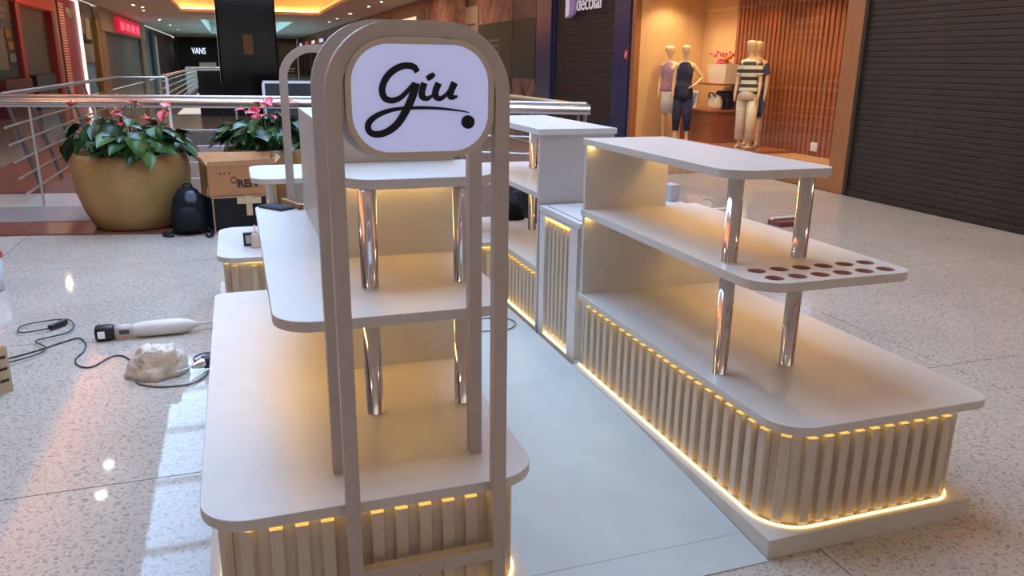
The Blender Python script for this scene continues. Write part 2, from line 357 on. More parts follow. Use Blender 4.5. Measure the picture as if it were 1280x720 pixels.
def slats_on(parent, places, me=slat_me):
    for x, y, a in places: inst('slat', me, (x, y, 0), parent, (0, 0, a))   # local -Y of the slat looks outwards
def outline(x0, x1, y0, y1, rl, rr_, n=8):   # open U: from back-left, round the front, to back-right
    out = [(x0, y1)]
    for (cx, cy, a0, q) in ((x0+rl, y0+rl, PI, rl), (x1-rr_, y0+rr_, 1.5*PI, rr_)):
        for i in range(n+1): out.append((cx+q*math.cos(a0+i/n*PI/2), cy+q*math.sin(a0+i/n*PI/2)))
    return out+[(x1, y1)]
def pillar(parent, x, y, z0, z1, r=.0285):
    MB().lathe([(0, z0), (r*1.03, z0), (r*1.03, z0+.004), (r, z0+.005), (r, z1-.002), (0, z1-.002)], (x, y, 0), 28).build('pillar', M_CHROME, parent)
def corner_slats(cx, cy, r, a0, fr):  return [(cx+r*math.cos(a0+f*PI/2), cy+r*math.sin(a0+f*PI/2), a0+f*PI/2+PI/2) for f in fr]
ylist = [3.489, 3.415, 3.342, 3.271, 3.2, 3.11, 3.042, 2.971, 2.9, 2.831, 2.757, 2.695, 2.634, 2.571, 2.508, 2.449, 2.375, 2.306, 2.237, 2.167, 2.098]

# ---- right counter
U = thing('display_counter', (2.03, 2.7, 0), 'stepped beige display counter with drilled cup holes in its middle shelf', 'display counter')
MB().box(1.573, 2.455, 1.877, 3.556, 0, PZ).build('plinth', M_LAM, U)
bx0, bx1, by0 = 1.641, 2.385, 1.936
body_pts = rr(bx0, bx1, by0, 3.55, (.12, .06, 0, 0))
MB().prism(body_pts, PZ, Z1-TH).build('carcass', M_SLAT, U)
ol = outline(bx0, bx1, by0, 3.545, .12, .06)
led_path(U, ol, Z1-TH-.012, Z1-TH-.002, .001)
led_path(U, ol, PZ, PZ+.006, .029, M_LEDB, .006, 'base_led_strip')
pl = [(bx0, y, -PI/2) for y in ylist]+corner_slats(bx0+.12, by0+.12, .12, PI, (.12, .49, .893))+[(1.805+.0643*k, by0, 0) for k in range(9)]+corner_slats(bx1-.06, by0+.06, .06, 1.5*PI, (.5,))+[(bx1, 2.05+.067*k, PI/2) for k in range(23)]
slats_on(U, pl)
slab('counter_top', rr(1.591, 2.485, 1.879, 3.55, (.13, .07, 0, 0)), Z1, U)
# middle shelf with real holes
cu = bpy.data.curves.new('mid_shelf', 'CURVE'); cu.dimensions = '2D'; cu.fill_mode = 'BOTH'; cu.extrude = TH/2
def sp_add(pts):
    s = cu.splines.new('POLY'); s.points.add(len(pts)-1); s.use_cyclic_u = True
    for p, q in zip(s.points, pts): p.co = (q[0], q[1], 0, 1)
sp_add(rr(1.591, 2.248, 2.08, 3.55, (.12, .07, 0, 0)))
HOLES = [(1.697+.0936*k, y-.0022*k) for y in (2.253, 2.153) for k in range(6)]
for hx, hy in HOLES: sp_add([(hx+.033*math.cos(2*PI*k/24), hy+.033*math.sin(2*PI*k/24)) for k in range(24)])
me = curve_mesh(cu, 'mid_shelf'); me.transform(Matrix.Translation(Vector((0, 0, Z2-TH/2))-ORG[U])); me.materials.clear(); me.materials.append(M_LAM)
MS = link(bpy.data.objects.new('mid_shelf', me)); MS.parent = U; ORG[MS] = ORG[U]
M_MDF = mat('raw_mdf_edge', (164, 112, 92), .8, noise=.08)
for hx, hy in HOLES:
    MB().lathe([(.033, Z2-TH), (.033, Z2-.0015), (.0322, Z2-.0015), (.0322, Z2-TH), (.033, Z2-TH)], (hx, hy, 0), 24).build('hole_edge', M_MDF, MS)
slab('top_shelf', rr(1.591, 2.035, 2.295, 3.55, (.11, .05, 0, 0)), Z3, U)
MB().box(1.598, 2.43, 3.518, 3.545, Z1, Z2-TH).build('lower_back_panel', M_LAM, U)
MB().box(1.598, 2.052, 3.518, 3.545, Z2, Z3-TH).build('upper_back_panel', M_LAM, U)
for x in (1.672, 1.979): pillar(U, x, 2.385, Z1, Z2-TH); pillar(U, x, 2.385, Z2, Z3-TH)
for z, x, y0 in ((Z2, 2.17, 2.45), (Z3, 1.965, 2.5)):
    MB().box(x, x+.014, y0, 3.5, z-TH-.008, z-TH-.001).build('shelf_led_strip', M_LEDS, U)
    MB().box(x-.02, x-.008, y0, 3.51, z-TH-.034, z-TH-.0005).build('led_lip', M_LAM, U)
    MB().box(1.612, 1.627, 3.485, 3.512, z-TH-.008, z-TH-.001).build('shelf_led_strip', M_LEDS, U)

# ---- left counter
V = thing('display_counter', (.29, 2.97, 0), 'long stepped beige display counter with a tall box standing on its shelf', 'display counter')
MB().box(-.19, .752, 1.88, 4.066, 0, PZ).build('plinth', M_LAM, V)
lx0, lx1, ly0, lyb = -.118, .685, 1.938, 4.05
MB().prism(rr(lx0, lx1, ly0, lyb, (.12, .12, 0, 0)), PZ, Z1-TH).build('carcass', M_SLAT, V)
ol = outline(lx0, lx1, ly0, lyb-.005, .12, .12)
led_path(V, ol, Z1-TH-.012, Z1-TH-.002, .001); led_path(V, ol, PZ, PZ+.006, .029, M_LEDB, .006, 'base_led_strip')
pl = [(lx0, 4.0-.068*k, -PI/2) for k in range(28)]+corner_slats(lx0+.12, ly0+.12, .12, PI, (.26, .685))+[(.012+.0672*k, ly0, 0) for k in range(9)]+corner_slats(lx1-.12, ly0+.12, .12, 1.5*PI, (.285, .72))+[(lx1, 2.07+.068*k, PI/2) for k in range(29)]
slats_on(V, pl)
slab('counter_top', rr(-.175, .752, 1.881, 4.055, (.13, .13, 0, .05)), Z1, V)
slab('mid_shelf', rr(.05, .76, 2.128, 4.06, (.12, .12, 0, .07)), Z2, V)
slab('top_shelf', rr(.30, .785, 2.40, 2.838, (.1, .1, 0, 0)), Z3, V)
MB().box(.277, .75, 2.84, 3.92, Z2, 1.385).build('upper_box', M_LAM, V)
MB().box(.277, .75, 2.84, 2.87, Z1, Z2-TH).build('lower_back_panel', M_LAM, V)
MB().box(.277, .305, 2.87, 4.03, Z1, Z2-TH).build('lower_side_panel', M_LAM, V)
for x in (.362, .666): pillar(V, x, 2.43, Z1, Z2-TH); pillar(V, x, 2.43, Z2, Z3-TH)
MB().box(.33, .74, 2.805, 2.82, Z3-TH-.008, Z3-TH-.001).build('shelf_led_strip', M_LEDS, V)
MB().box(.33, .74, 2.805, 2.82, Z2-TH-.008, Z2-TH-.001).build('shelf_led_strip', M_LEDS, V)
MB().box(.12, .134, 2.4, 3.9, Z2-TH-.008, Z2-TH-.001).build('shelf_led_strip', M_LEDS, V)

# ---- arches and sign
def arch(name, x0, x1, zt, z0, y, label, w=.036, R=.165, dep=.036, bar=None):
    cx = (x0+x1)/2; pts = [(x0+w/2, z0)]
    r = R-w/2; a, b = x0+w/2, x1-w/2; top = zt-w/2
    for i in range(13): an = PI-i/12*PI/2; pts.append((a+r+r*math.cos(an), top-r+r*math.sin(an)))
    for i in range(13): an = PI/2-i/12*PI/2; pts.append((b-r+r*math.cos(an), top-r+r*math.sin(an)))
    pts.append((b, z0)); n = len(pts); T = thing(name, (cx, y, z0), label, 'arch frame'); vs = []
    for i in range(n):
        p = Vector(pts[i]); t_ = (Vector(pts[min(i+1, n-1)])-Vector(pts[max(i-1, 0)])).normalized(); nn = Vector((-t_.y, t_.x))*w/2
        o_, i_ = p+nn, p-nn
        vs += [(o_.x, y-dep/2, o_.y), (i_.x, y-dep/2, i_.y), (i_.x, y+dep/2, i_.y), (o_.x, y+dep/2, o_.y)]
    fs = [(4*i+k, 4*i+(k+1) % 4, 4*i+4+(k+1) % 4, 4*i+4+k) for i in range(n-1) for k in range(4)]+[(3, 2, 1, 0), (4*n-4, 4*n-3, 4*n-2, 4*n-1)]
    MB().add(vs, fs).build('arch_tube', M_TUBE, T)
    if bar: MB().box(a+w/2, b-w/2, y-dep/2, y+dep/2, bar-.036, bar).build('crossbar', M_TUBE, T)
    return T
arch('arch_frame', .190, .626, 1.69, 0, 1.855, 'beige tube arch holding the lit oval sign, with a low crossbar', bar=.277)
arch('arch_frame', .181, .621, 1.70, Z1, 2.07, 'beige tube arch standing on the counter top behind the lit sign')
arch('arch_frame', .210, .645, 1.675, 0, 4.10, 'beige tube arch at the far end of the counter beside the tall box', w=.038)
SG = thing('illuminated_sign', (.41, 1.86, 1.383), 'white illuminated rounded sign reading giu in dark script', 'sign')
def xz(pts, y0, y1, holepts=None):
    m = MB(); n = len(pts)
    if holepts is None:
        m.add([(p[0], y0, p[1]) for p in pts]+[(p[0], y1, p[1]) for p in pts], [tuple(range(n)), tuple(range(2*n-1, n-1, -1))]+[(i, (i+1) % n, n+(i+1) % n, n+i) for i in range(n)])
    else:
        A = [(p[0], y0, p[1]) for p in pts]; B = [(p[0], y0, p[1]) for p in holepts]; C_ = [(p[0], y1, p[1]) for p in holepts]; D = [(p[0], y1, p[1]) for p in pts]
        m.add(A+B+C_+D, [(r*n+i, r*n+(i+1) % n, ((r+1) % 4)*n+(i+1) % n, ((r+1) % 4)*n+i) for r in range(4) for i in range(n)])
    return m
sx0, sx1, sz0, sz1 = .234, .583, 1.383, 1.651
so = rr(sx0, sx1, sz0, sz1, (.1,)*4, 10); si = rr(sx0+.013, sx1-.013, sz0+.013, sz1-.013, (.087,)*4, 10)
xz(so, 1.828, 1.90, si).build('rim', mat('sign_rim', (200, 184, 160), .4, noise=.03), SG)
xz(si, 1.834, 1.894).build('light_panel', emis('sign_face', (190, 196, 240), .42), SG)
ba = [(p[0]*1+(p[0]-.41)*.04-.006, 1.517+(p[1]-1.517)*1.05) for p in so]
xz(ba, 1.902, 1.915).build('back_plate', M_WHITE, SG)
M_LET = mat('sign_lettering', (20, 18, 30), .5, spec=.25, noise=.05)
def stroke(m, pts, wd, k=6, lift=0):
    P = spline([(x, z, 0) for x, z in pts], k); Ws = spline([(w, 0, 0) for w in wd], k) if len(wd) > 1 else [Vector((wd[0], 0, 0))]*len(P)
    n = len(P); L = []; R_ = []
    for i in range(n):
        t_ = (P[min(i+1, n-1)]-P[max(i-1, 0)]).normalized(); nn = Vector((-t_.y, t_.x, 0))*Ws[i].x*.58; L.append(P[i]+nn); R_.append(P[i]-nn)
    ya, yb = 1.827-lift, 1.8338; vs = []
    for a, b in zip(L, R_): vs += [(a.x, ya-.0016*len(vs)/(4*n), a.y), (b.x, ya-.0016*len(vs)/(4*n), b.y), (b.x, yb, b.y), (a.x, yb, a.y)]
    fs = [(4*i+q, 4*i+(q+1) % 4, 4*i+4+(q+1) % 4, 4*i+4+q) for i in range(n-1) for q in range(4)]+[(3, 2, 1, 0), (4*n-4, 4*n-3, 4*n-2, 4*n-1)]
    m.add(vs, fs)
g = MB()
stroke(g, [(.399, 1.577), (.391, 1.588), (.372, 1.591), (.352, 1.585), (.333, 1.571), (.32, 1.551), (.317, 1.532), (.324, 1.518), (.34, 1.514), (.358, 1.52), (.375, 1.535), (.391, 1.553)],
       [.010, .0125, .0125, .0125, .0125, .0125, .0125, .0125, .0115, .0095, .008, .006])
stroke(g, [(.3955, 1.553), (.386, 1.522), (.371, 1.492), (.353, 1.465), (.333, 1.448), (.311, 1.439), (.291, 1.44), (.282, 1.451), (.285, 1.466), (.302, 1.48), (.327, 1.49), (.351, 1.495), (.382, 1.497), (.424, 1.497), (.466, 1.494), (.497, 1.49), (.52, 1.486)],
       [.0155, .015, .0145, .014, .0135, .013, .0125, .012, .0115, .010, .0085, .007, .0065, .006, .0048, .0034, .0022], lift=.0006)
g.build('letter_g', M_LET, SG)
g = MB(); stroke(g, [(.415, 1.553), (.409, 1.534), (.41, 1.522), (.421, 1.518), (.433, 1.525)], [.0125, .0125, .0125, .009, .004]); stroke(g, [(.4215, 1.562), (.4295, 1.567), (.4385, 1.573)], [.0095, .011, .0075]); g.build('letter_i', M_LET, SG)
g = MB(); stroke(g, [(.449, 1.553), (.441, 1.534), (.442, 1.522), (.453, 1.518), (.469, 1.53), (.481, 1.548)], [.0125, .0125, .0125, .009, .006, .005]); stroke(g, [(.487, 1.554), (.477, 1.532), (.478, 1.521), (.493, 1.523)], [.013, .0125, .0115, .004], lift=.0006); g.build('letter_u', M_LET, SG)
xz([(.519+.0158*math.cos(k*PI/16), 1.4635+.0158*math.sin(k*PI/16)) for k in range(32)], 1.827, 1.8338).build('dot', M_LET, SG)

# ---- waist-high slatted cabinet
Cb = thing('slatted_cabinet', (2.03, 3.86, 0), 'waist-high white cabinet with a lit slatted recess beside the tall grey panel', 'cabinet')
cz = .82
MB().box(1.64, 2.45, 3.565, 4.14, PZ, cz-.028).build('carcass', M_WHITE, Cb)
MB().box(1.60, 1.64, 3.60, 3.70, PZ, cz-.028).box(1.60, 1.64, 4.06, 4.14, PZ, cz-.028).box(1.60, 1.64, 3.70, 4.06, cz-.05, cz-.028).build('face_frame', M_WHITE, Cb)
MB().box(1.596, 2.45, 3.565, 4.14, cz-.028, cz).build('cabinet_top', M_WHITE, Cb)
MB().box(1.63, 2.4, 3.64, 3.646, cz, cz+.0015).box(1.63, 1.636, 3.64, 4.1, cz, cz+.0015).build('lid_groove', mat('groove_dark', (98, 96, 100), .6, noise=.03), Cb)
tall = MB().prism(rr(-.0155, .0155, -.022, 0, (.003, .003, 0, 0), 1), PZ+.03, cz-.075).mesh('slat'); tall.materials.append(M_SLAT)
slats_on(Cb, [(1.639, 3.735+.0585*k, -PI/2) for k in range(6)], tall)
MB().box(1.615, 1.633, 3.705, 4.055, cz-.06, cz-.051).build('led_strip', M_LED, Cb)
MB().box(1.606, 1.616, 3.70, 4.06, PZ+.002, PZ+.011).build('base_led_strip', M_LEDB, Cb)
MB().box(1.6, 2.46, 3.565, 4.14, 0, PZ).build('plinth', M_LAM, Cb)

# ---- far right shelving
Fu = thing('shelf_unit', (1.83, 4.9, 0), 'open white shelf unit with a tall grey side panel behind the slatted cabinet', 'shelf unit')
MB().box(1.6, 2.06, 4.16, 4.19, PZ, 1.213).build('side_panel', mat('grey_laminate', (190, 186, 184), .4, noise=.02), Fu)
MB().box(1.59, 2.07, 4.15, 5.32, 1.213, 1.245).build('top_shelf', M_WHITE, Fu)
MB().box(1.6, 2.06, 4.192, 5.6, .853, .885).build('mid_shelf', M_LAM, Fu)
MB().box(1.6, 2.06, 4.192, 5.75, .413, .445).build('counter_top', M_LAM, Fu)
MB().box(1.645, 2.05, 4.192, 5.7, PZ, .413).build('carcass', M_SLAT, Fu)
MB().box(1.6, 2.06, 4.16, 5.75, 0, PZ).build('plinth', M_LAM, Fu)
slats_on(Fu, [(1.645, 4.25+.0665*k, -PI/2) for k in range(9)], slat_s)
MB().box(1.636, 1.643, 4.2, 4.82, .398, .409).build('led_strip', M_LED, Fu); MB().box(1.606, 1.616, 4.2, 4.82, PZ, PZ+.009).build('base_led_strip', M_LEDB, Fu)
pillar(Fu, 1.95, 5.2, .445, .853); pillar(Fu, 1.95, 5.2, .885, 1.213)
MB().box(1.78, 1.795, 4.3, 5.3, .845, .852).build('shelf_led_strip', M_LED, Fu); MB().box(1.78, 1.795, 4.3, 5.2, 1.205, 1.212).build('shelf_led_strip', M_LED, Fu)

# ---- rear counter across the end of the aisle
Ru = thing('rear_counter', (.7, 5.25, 0), 'low rear counter with one shelf, carrying a squeeze bottle', 'counter')
MB().box(-.2, 1.59, 4.79, 5.76, 0, PZ).build('plinth', M_LAM, Ru)
MB().prism(rr(-.125, 1.59, 4.855, 5.70, (.12, 0, 0, .1)), PZ, Z1-TH).build('carcass', M_SLAT, Ru)
slab('counter_top', rr(-.18, 1.592, 4.80, 5.75, (.13, 0, 0, .12)), Z1, Ru)
slab('mid_shelf', rr(.05, 1.592, 5.0, 5.7, (.12, 0, 0, .1)), .9, Ru)
pts = [(-.125, 5.6), (-.125, 4.975)]+[(-.005+.12*math.cos(PI+i/8*PI/2), 4.975+.12*math.sin(PI+i/8*PI/2)) for i in range(9)]+[(1.59, 4.855)]
led_path(Ru, pts, Z1-TH-.012, Z1-TH-.002, .001); led_path(Ru, pts, PZ, PZ+.006, .029, M_LEDB, .006, 'base_led_strip')
slats_on(Ru, [(-.125, 5.02+.0672*k, -PI/2) for k in range(8)]+corner_slats(-.005, 4.975, .12, PI, (.2, .6))+[(.03+.0672*k, 4.855, 0) for k in range(23)])
MB().box(.3, 1.5, 5.4, 5.42, Z1, .9-TH).build('back_panel', M_LAM, Ru)
for x in (.16, .9): pillar(Ru, x, 5.15, Z1, .9-TH)

# ---- aisle boards: ramp then flat
Bd = thing('aisle_board', (1.165, 3.3, 0), 'pale grey vinyl board paving the aisle between the counters', 'floor board')
x0, x1 = .758, 1.57
prof = [(1.865, .004), (2.1, .02), (2.45, .045), (2.95, .071), (4.78, .073)]
m = MB(); vs = []
for y, z in prof: vs += [(x0, y, z), (x1, y, z), (x1, y, 0 if z < .05 else z-.02), (x0, y, 0 if z < .05 else z-.02)]
m.add(vs, [(4*i+k, 4*i+(k+1) % 4, 4*i+4+(k+1) % 4, 4*i+4+k) for i in range(len(prof)-1) for k in range(4)]+[(0, 1, 2, 3), (4*4, 4*4+3, 4*4+2, 4*4+1)])
m.build('board', M_BOARD, Bd)
MB().box(.77, 1.56, 2.96, 4.77, 0, .052).build('bearer', M_WOODD, Bd)
MB().box(.765, 1.565, 2.02, 2.023, .0135, .0152).build('seam', mat('seam_grey', (168, 170, 168), .5, noise=.04), Bd)

# =================================================================== RIGHT SHOPS
# big bronze shutter: each slat a part
SH = thing('rolling_shutter', (RX, 5.6, 0), 'large closed dark bronze rolling shutter beside the oak-framed shop window', 'shutter')
def slat_prof(h): return [(0, .002), (-.0025, h*.2), (-.003, h*.8), (-.0005, h-.003), (.006, h-.002), (.006, .002)]
h = .0685
prof = slat_prof(h); n = len(prof); Ls = 5.22
sm = MB().add([(p[0], 0, p[1]) for p in prof]+[(p[0], Ls, p[1]) for p in prof], [(i, (i+1) % n, n+(i+1) % n, n+i) for i in range(n)]+[tuple(range(n)), tuple(range(2*n-1, n-1, -1))]).mesh('shutter_slat'); sm.materials.append(M_SHUT)
for k in range(47): inst('shutter_slat', sm, (RX+.03, 3.0, .07+k*h), SH)
MB().box(RX, RX+.05, 3.0, 8.2, 0, .07).build('bottom_bar', M_SHUT, SH)
MB().box(RX-.02, RX+.06, 8.14, 8.2, 0, 3.3).build('guide_rail', M_SHUT, SH)
# oak-framed shop window -------------------------------------------------
WN = struct(MB().box(RX-.02, RX+.35, 8.2, 8.5, 0, 3.25).box(RX-.02, RX+.1, 14.2, 14.34, 0, 3.25).box(RX, RX+.1, 8.5, 14.2, 2.95, 3.25).box(RX+.01, RX+.1, 8.5, 14.2, 0, .16), 'window_1', M_OAK)
for y0, y1 in ((8.5, 10.4), (10.42, 12.3), (12.32, 14.2)):
    MB().box(RX+.04, RX+.052, y0, y1, .16, 2.95).build('pane', glass('shop_glass'), WN)
M_SHOP = mat('shop_wall', (214, 172, 118), .7, noise=.04, nscale=2)
sw = MB().box(RX+.1, 9.0, 14.2, 14.3, 0, 3.1).box(8.9, 9.0, 8.3, 14.3, 0, 3.1)
struct(sw, 'wall_shop', M_SHOP)
struct(MB().box(RX+.1, 9.0, 8.4, 8.5, 0, 3.1), 'wall_shop_side', M_WOODD)
struct(MB().box(RX+.1, 9.0, 8.4, 14.3, 3.0, 3.1), 'ceiling_shop', M_CEILW)
struct(MB().box(RX+.05, 8.95, 8.45, 14.25, 0, .2), 'floor_shop', mat('shop_deck', (190, 140, 92), .5, noise=.06))
WS = thing('slatted_wall', (8.82, 11.0, .2), 'warm wooden slatted wall behind the striped mannequin', 'wall panel')
MB().box(8.85, 8.9, 8.5, 13.0, .2, 3.0).build('backing', M_WOODD, WS)
bat = MB().box(-.045, 0, -.04, .04, .2, 3.0).mesh('batten'); bat.materials.append(M_WOOD)
for k in range(38): inst('batten', bat, (8.85, 8.57+k*.118, 0), WS)
# shop lamps
for i, (x, y) in enumerate(((8.1, 9.4), (8.1, 10.6), (8.05, 11.9), (8.05, 13.0), (8.0, 13.7))):
    d = thing('shop_downlight', (x, y, 3.0), 'small warm spotlight in the ceiling of the shop window', 'downlight', 'shop window spotlights')
    inst('trim_ring', ring, (x, y, 3.0), d)
    L = MB().add([(x+.075*math.cos(k*PI/8), y+.075*math.sin(k*PI/8), 2.992) for k in range(16)], [tuple(reversed(range(16)))]).build('lens', emis('shop_lens', (255, 200, 120), 40), d, fix=False)
    la = bpy.data.lights.new('shop_spot', 'SPOT'); la.energy = 95; la.color = (1, .80, .52); la.spot_size = 2.2; la.spot_blend = .6; la.shadow_soft_size = .08
    lo = link(bpy.data.objects.new('lamp', la)); lo.parent = d; lo.location = (0, 0, -.03)
# console with bags
CO = thing('display_console', (8.5, 13.2, .2), 'orange-brown wooden console in the shop window with bags on it', 'console')
MB().box(8.25, 8.83, 12.72, 13.78, .2, .77).build('body', M_WOOD, CO); MB().box(8.22, 8.83, 12.69, 13.81, .77, .81).build('console_top', mat('console_top', (176, 104, 54), .4, noise=.1), CO)
HB = thing('handbag', (8.45, 12.95, .81), 'cream slouchy handbag on the wooden console', 'bag')
prof = [(.02, .0), (.15, .0), (.19, .06), (.185, .16), (.13, .24), (.05, .27), (0, .27)]
MB().lathe(prof, (8.45, 12.95, .81), 20, sx=.55, sy=1.05).build('bag_body', mat('cream_leather', (232, 214, 170), .5, noise=.05, bump=.2, bscale=15), HB)
MB().tube(spline([(8.4, 12.85, 1.02), (8.36, 12.9, 1.1), (8.36, 13.02, 1.1), (8.4, 13.08, 1.02)]), .012).build('handle', M_BLACK, HB)
BB = MB().prism(rr(8.6, 8.74, 12.8, 13.2, (.04,)*4, 4), .81, 1.14, .03); BB.lone('black_bag', M_BLACK, 'black boxy bag standing behind the cream handbag', 'bag')
PF = thing('picture_frame', (8.35, 13.52, .81), 'small white framed print leaning on the console', 'picture frame')
MB().add([(8.32, 13.42, .81), (8.32, 13.64, .81), (8.39, 13.64, 1.13), (8.39, 13.42, 1.13), (8.34, 13.42, .81), (8.34, 13.64, .81), (8.41, 13.64, 1.13), (8.41, 13.42, 1.13)], [(0, 1, 2, 3), (4, 7, 6, 5), (0, 4, 5, 1), (3, 2, 6, 7), (0, 3, 7, 4), (1, 5, 6, 2)]).build('frame', M_PAPER, PF)
MB().add([(8.325, 13.46, .85), (8.325, 13.6, .85), (8.375, 13.6, 1.08), (8.375, 13.46, 1.08)], [(0, 1, 2, 3)]).build('print', mat('grey_print', (120, 130, 140), .5, noise=.3, nscale=12), PF)
TB = thing('flower_tote', (8.55, 13.0, 1.28), 'cream tote bag of pink flowers on a wall shelf above the console', 'bag')
vs = [(8.45, 12.7, 1.28), (8.7, 12.7, 1.28), (8.7, 13.22, 1.28), (8.45, 13.22, 1.28), (8.43, 12.64, 1.62), (8.72, 12.64, 1.62), (8.72, 13.28, 1.62), (8.43, 13.28, 1.62)]
MB().add(vs, [(0, 3, 2, 1), (0, 1, 5, 4), (1, 2, 6, 5), (2, 3, 7, 6), (3, 0, 4, 7), (4, 5, 6, 7)]).build('tote', mat('canvas', (222, 202, 170), .8, noise=.05, bump=.2, bscale=40), TB)
for k in range(26):
    a, b, z = random.uniform(12.7, 13.25), random.uniform(8.46, 8.68), random.uniform(1.63, 1.84)
    r = random.uniform(.025, .05)
    MB().lathe([(0, -r), (r*.8, -r*.5), (r, .1*r), (r*.6, r*.6), (0, r*.7)], (b, a, z), 7).build('flower', mat('pink_petal', (226, 70, 130), .6, noise=.2) if a > 12.95 else mat('orange_petal', (190, 96, 40), .6, noise=.2), TB)
MB().box(8.3, 8.85, 12.6, 13.4, 1.25, 1.28).lone('wall_shelf', M_WOOD, 'thin wooden wall shelf holding the flower tote', 'shelf')
# mannequins ---------------------------------------------------------------
M_MAN = mat('mannequin_cream', (226, 186, 136), .45, noise=.03)
def ellr(cx, cy, z, a, b, n=16): return [(cx+a*math.cos(2*PI*k/n), cy+b*math.sin(2*PI*k/n), z) for k in range(n)]
def mannequin(x, y, rz, label, armL, armR, top, bottom, kind, z0=.2, leg=.0, lean=0):
    T = thing('mannequin', (x, y, z0), label, 'mannequin', None, rz); O = ORG[T]; ORG[T] = Vector()
    m = bpy.data.meshes.new('body'); V_ = []; E_ = []; R_ = []
    def ch(pts, start=None):
        prev = start
        for p, r in pts:
            V_.append((p[0]+lean*p[2]*.04, p[1], p[2])); R_.append(r); k = len(V_)-1
            if prev is not None: E_.append((prev, k))
            prev = k
        return prev
    ch([((0, 0, .93), (.135, .09))]); w = ch([((0, -.01, 1.08), (.105, .075)), ((0, -.01, 1.25), (.13, .09)), ((0, 0, 1.40), (.12, .075))], 0)
    ch([((0, 0, 1.47), (.05, .05)), ((0, -.01, 1.545), (.042, .042))], w); nk = len(V_)-1
    ch([((0, -.02, 1.61), (.072, .08)), ((0, -.02, 1.69), (.098, .11)), ((0, -.01, 1.755), (.075, .085))], nk)
    for s, arm in ((-1, armL), (1, armR)):
        ch([((s*.135, 0, 1.40), (.048, .048))]+arm, w)
    for s in (-1, 1):
        ch([((s*.085, 0, .86), (.085, .085)), ((s*.1, -.01-leg*s, .50), (.055, .055)), ((s*.105, -.0-leg*s*1.4, .10), (.034, .034)), ((s*.105, -.01-leg*s*1.4, .035), (.035, .035)), ((s*.12, -.14-leg*s*1.4, .02), (.028, .02))], 0)
    m.from_pydata(V_, E_, []); o = bpy.data.objects.new('body', m); COL.objects.link(o)
    sk_ = o.modifiers.new('s', 'SKIN'); su = o.modifiers.new('u', 'SUBSURF'); su.levels = 2; su.render_levels = 2
    for i, r in enumerate(R_): m.skin_vertices[0].data[i].radius = r
    m.skin_vertices[0].data[0].use_root = True
    dg = bpy.context.evaluated_depsgraph_get(); me = bpy.data.meshes.new_from_object(o.evaluated_get(dg)); bpy.data.objects.remove(o)
    for p in me.polygons: p.use_smooth = True
    me.materials.clear(); me.materials.append(M_MAN); bo = link(bpy.data.objects.new('body', me)); bo.parent = T
    lf = lambda z: lean*z*.04
    tp = MB(); tp.loft([ellr(lf(z), -.005, z, a, b) for z, a, b in ((.90, .175, .125), (.98, .16, .115), (1.08, .135, .10), (1.2, .145, .11), (1.30, .155, .115), (1.38, .16, .09), (1.43, .11, .075), (1.45, .07, .065))])
    if kind != 'vest':
        for s, arm in ((-1, armL), (1, armR)):
            e = Vector(arm[0][0]); a = Vector((s*.132, 0, 1.38)); q = a.lerp(e, .75); tp.tube([(a.x+lf(a.z), a.y, a.z), (q.x+lf(q.z), q.y, q.z)], [.06, .064], 12)
    tp.build('top', top, T)
    bt = MB()
    if kind == 'skirt': bt.loft([ellr(lf(z), -.005, z, a, b) for z, a, b in ((1.0, .135, .1), (.9, .17, .125), (.7, .175, .13), (.5, .165, .125))])
    else:
        bt.loft([ellr(lf(z), -.005, z, a, b) for z, a, b in ((1.02, .13, .1), (.92, .168, .125), (.80, .18, .13))])
        for s in (-1, 1): bt.loft([ellr(s*xx+lf(z), -yy*s, z, a, a) for xx, yy, z, a in ((.088, 0, .84, .095), (.1, leg, .5, .085), (.105, leg*1.4, .14 if kind != 'vest' else .2, .082 if kind != 'vest' else .06))])
    bt.build('skirt' if kind == 'skirt' else 'trousers', bottom, T)
    MB().lathe([(0, -.012), (.2, -.012), (.2, 0), (0, 0)], n=20).build('base_disc', M_STEEL, T)
    ORG[T] = O; return T
dn = lambda s: [((s*.185, .0, 1.15), (.037, .037)), ((s*.2, -.06, .93), (.026, .026)), ((s*.198, -.08, .84), (.028, .02)), ((s*.195, -.085, .77), (.014, .012))]
hip = [((.33, .02, 1.17), (.037, .037)), ((.18, -.1, 1.03), (.026, .026)), ((.12, -.13, 1.01), (.024, .018)), ((.08, -.14, .98), (.012, .01))]
NAVY = mat('navy_cloth', (34, 36, 66), .8, noise=.1, bump=.2, bscale=10)
mannequin(7.95, 13.25, -.55, 'cream mannequin in a navy sleeveless suit, hand on hip', dn(-1), hip, NAVY, NAVY, 'vest')
mannequin(8.0, 13.78, -.7, 'cream mannequin in a mauve blouse and pale skirt', dn(-1), dn(1), mat('mauve_cloth', (176, 130, 136), .8, noise=.15, bump=.2, bscale=10), mat('pale_skirt', (214, 202, 178), .8, noise=.06, bump=.2, bscale=10), 'skirt', lean=-1)
mannequin(8.1, 11.45, -.95, 'cream mannequin in a striped tee and cream trousers', dn(-1), dn(1), striped('stripe_cloth', (226, 214, 186), (58, 54, 48), 8.5, 2), mat('cream_cloth', (226, 206, 170), .85, noise=.05, bump=.2, bscale=10), 'trousers', leg=.04, z0=.25)
mannequin(8.45, 11.75, -.95, 'cream mannequin in a dark blue tee behind the striped one', dn(-1), dn(1), mat('slate_blue_cloth', (52, 64, 92), .8, noise=.1), mat('dark_skirt', (54, 58, 72), .8, noise=.1), 'skirt', z0=.25)
MB().box(7.75, 8.75, 11.0, 12.3, .2, .238).lone('display_plinth', M_WOOD, 'low wooden plinth under the striped and blue mannequins', 'plinth')
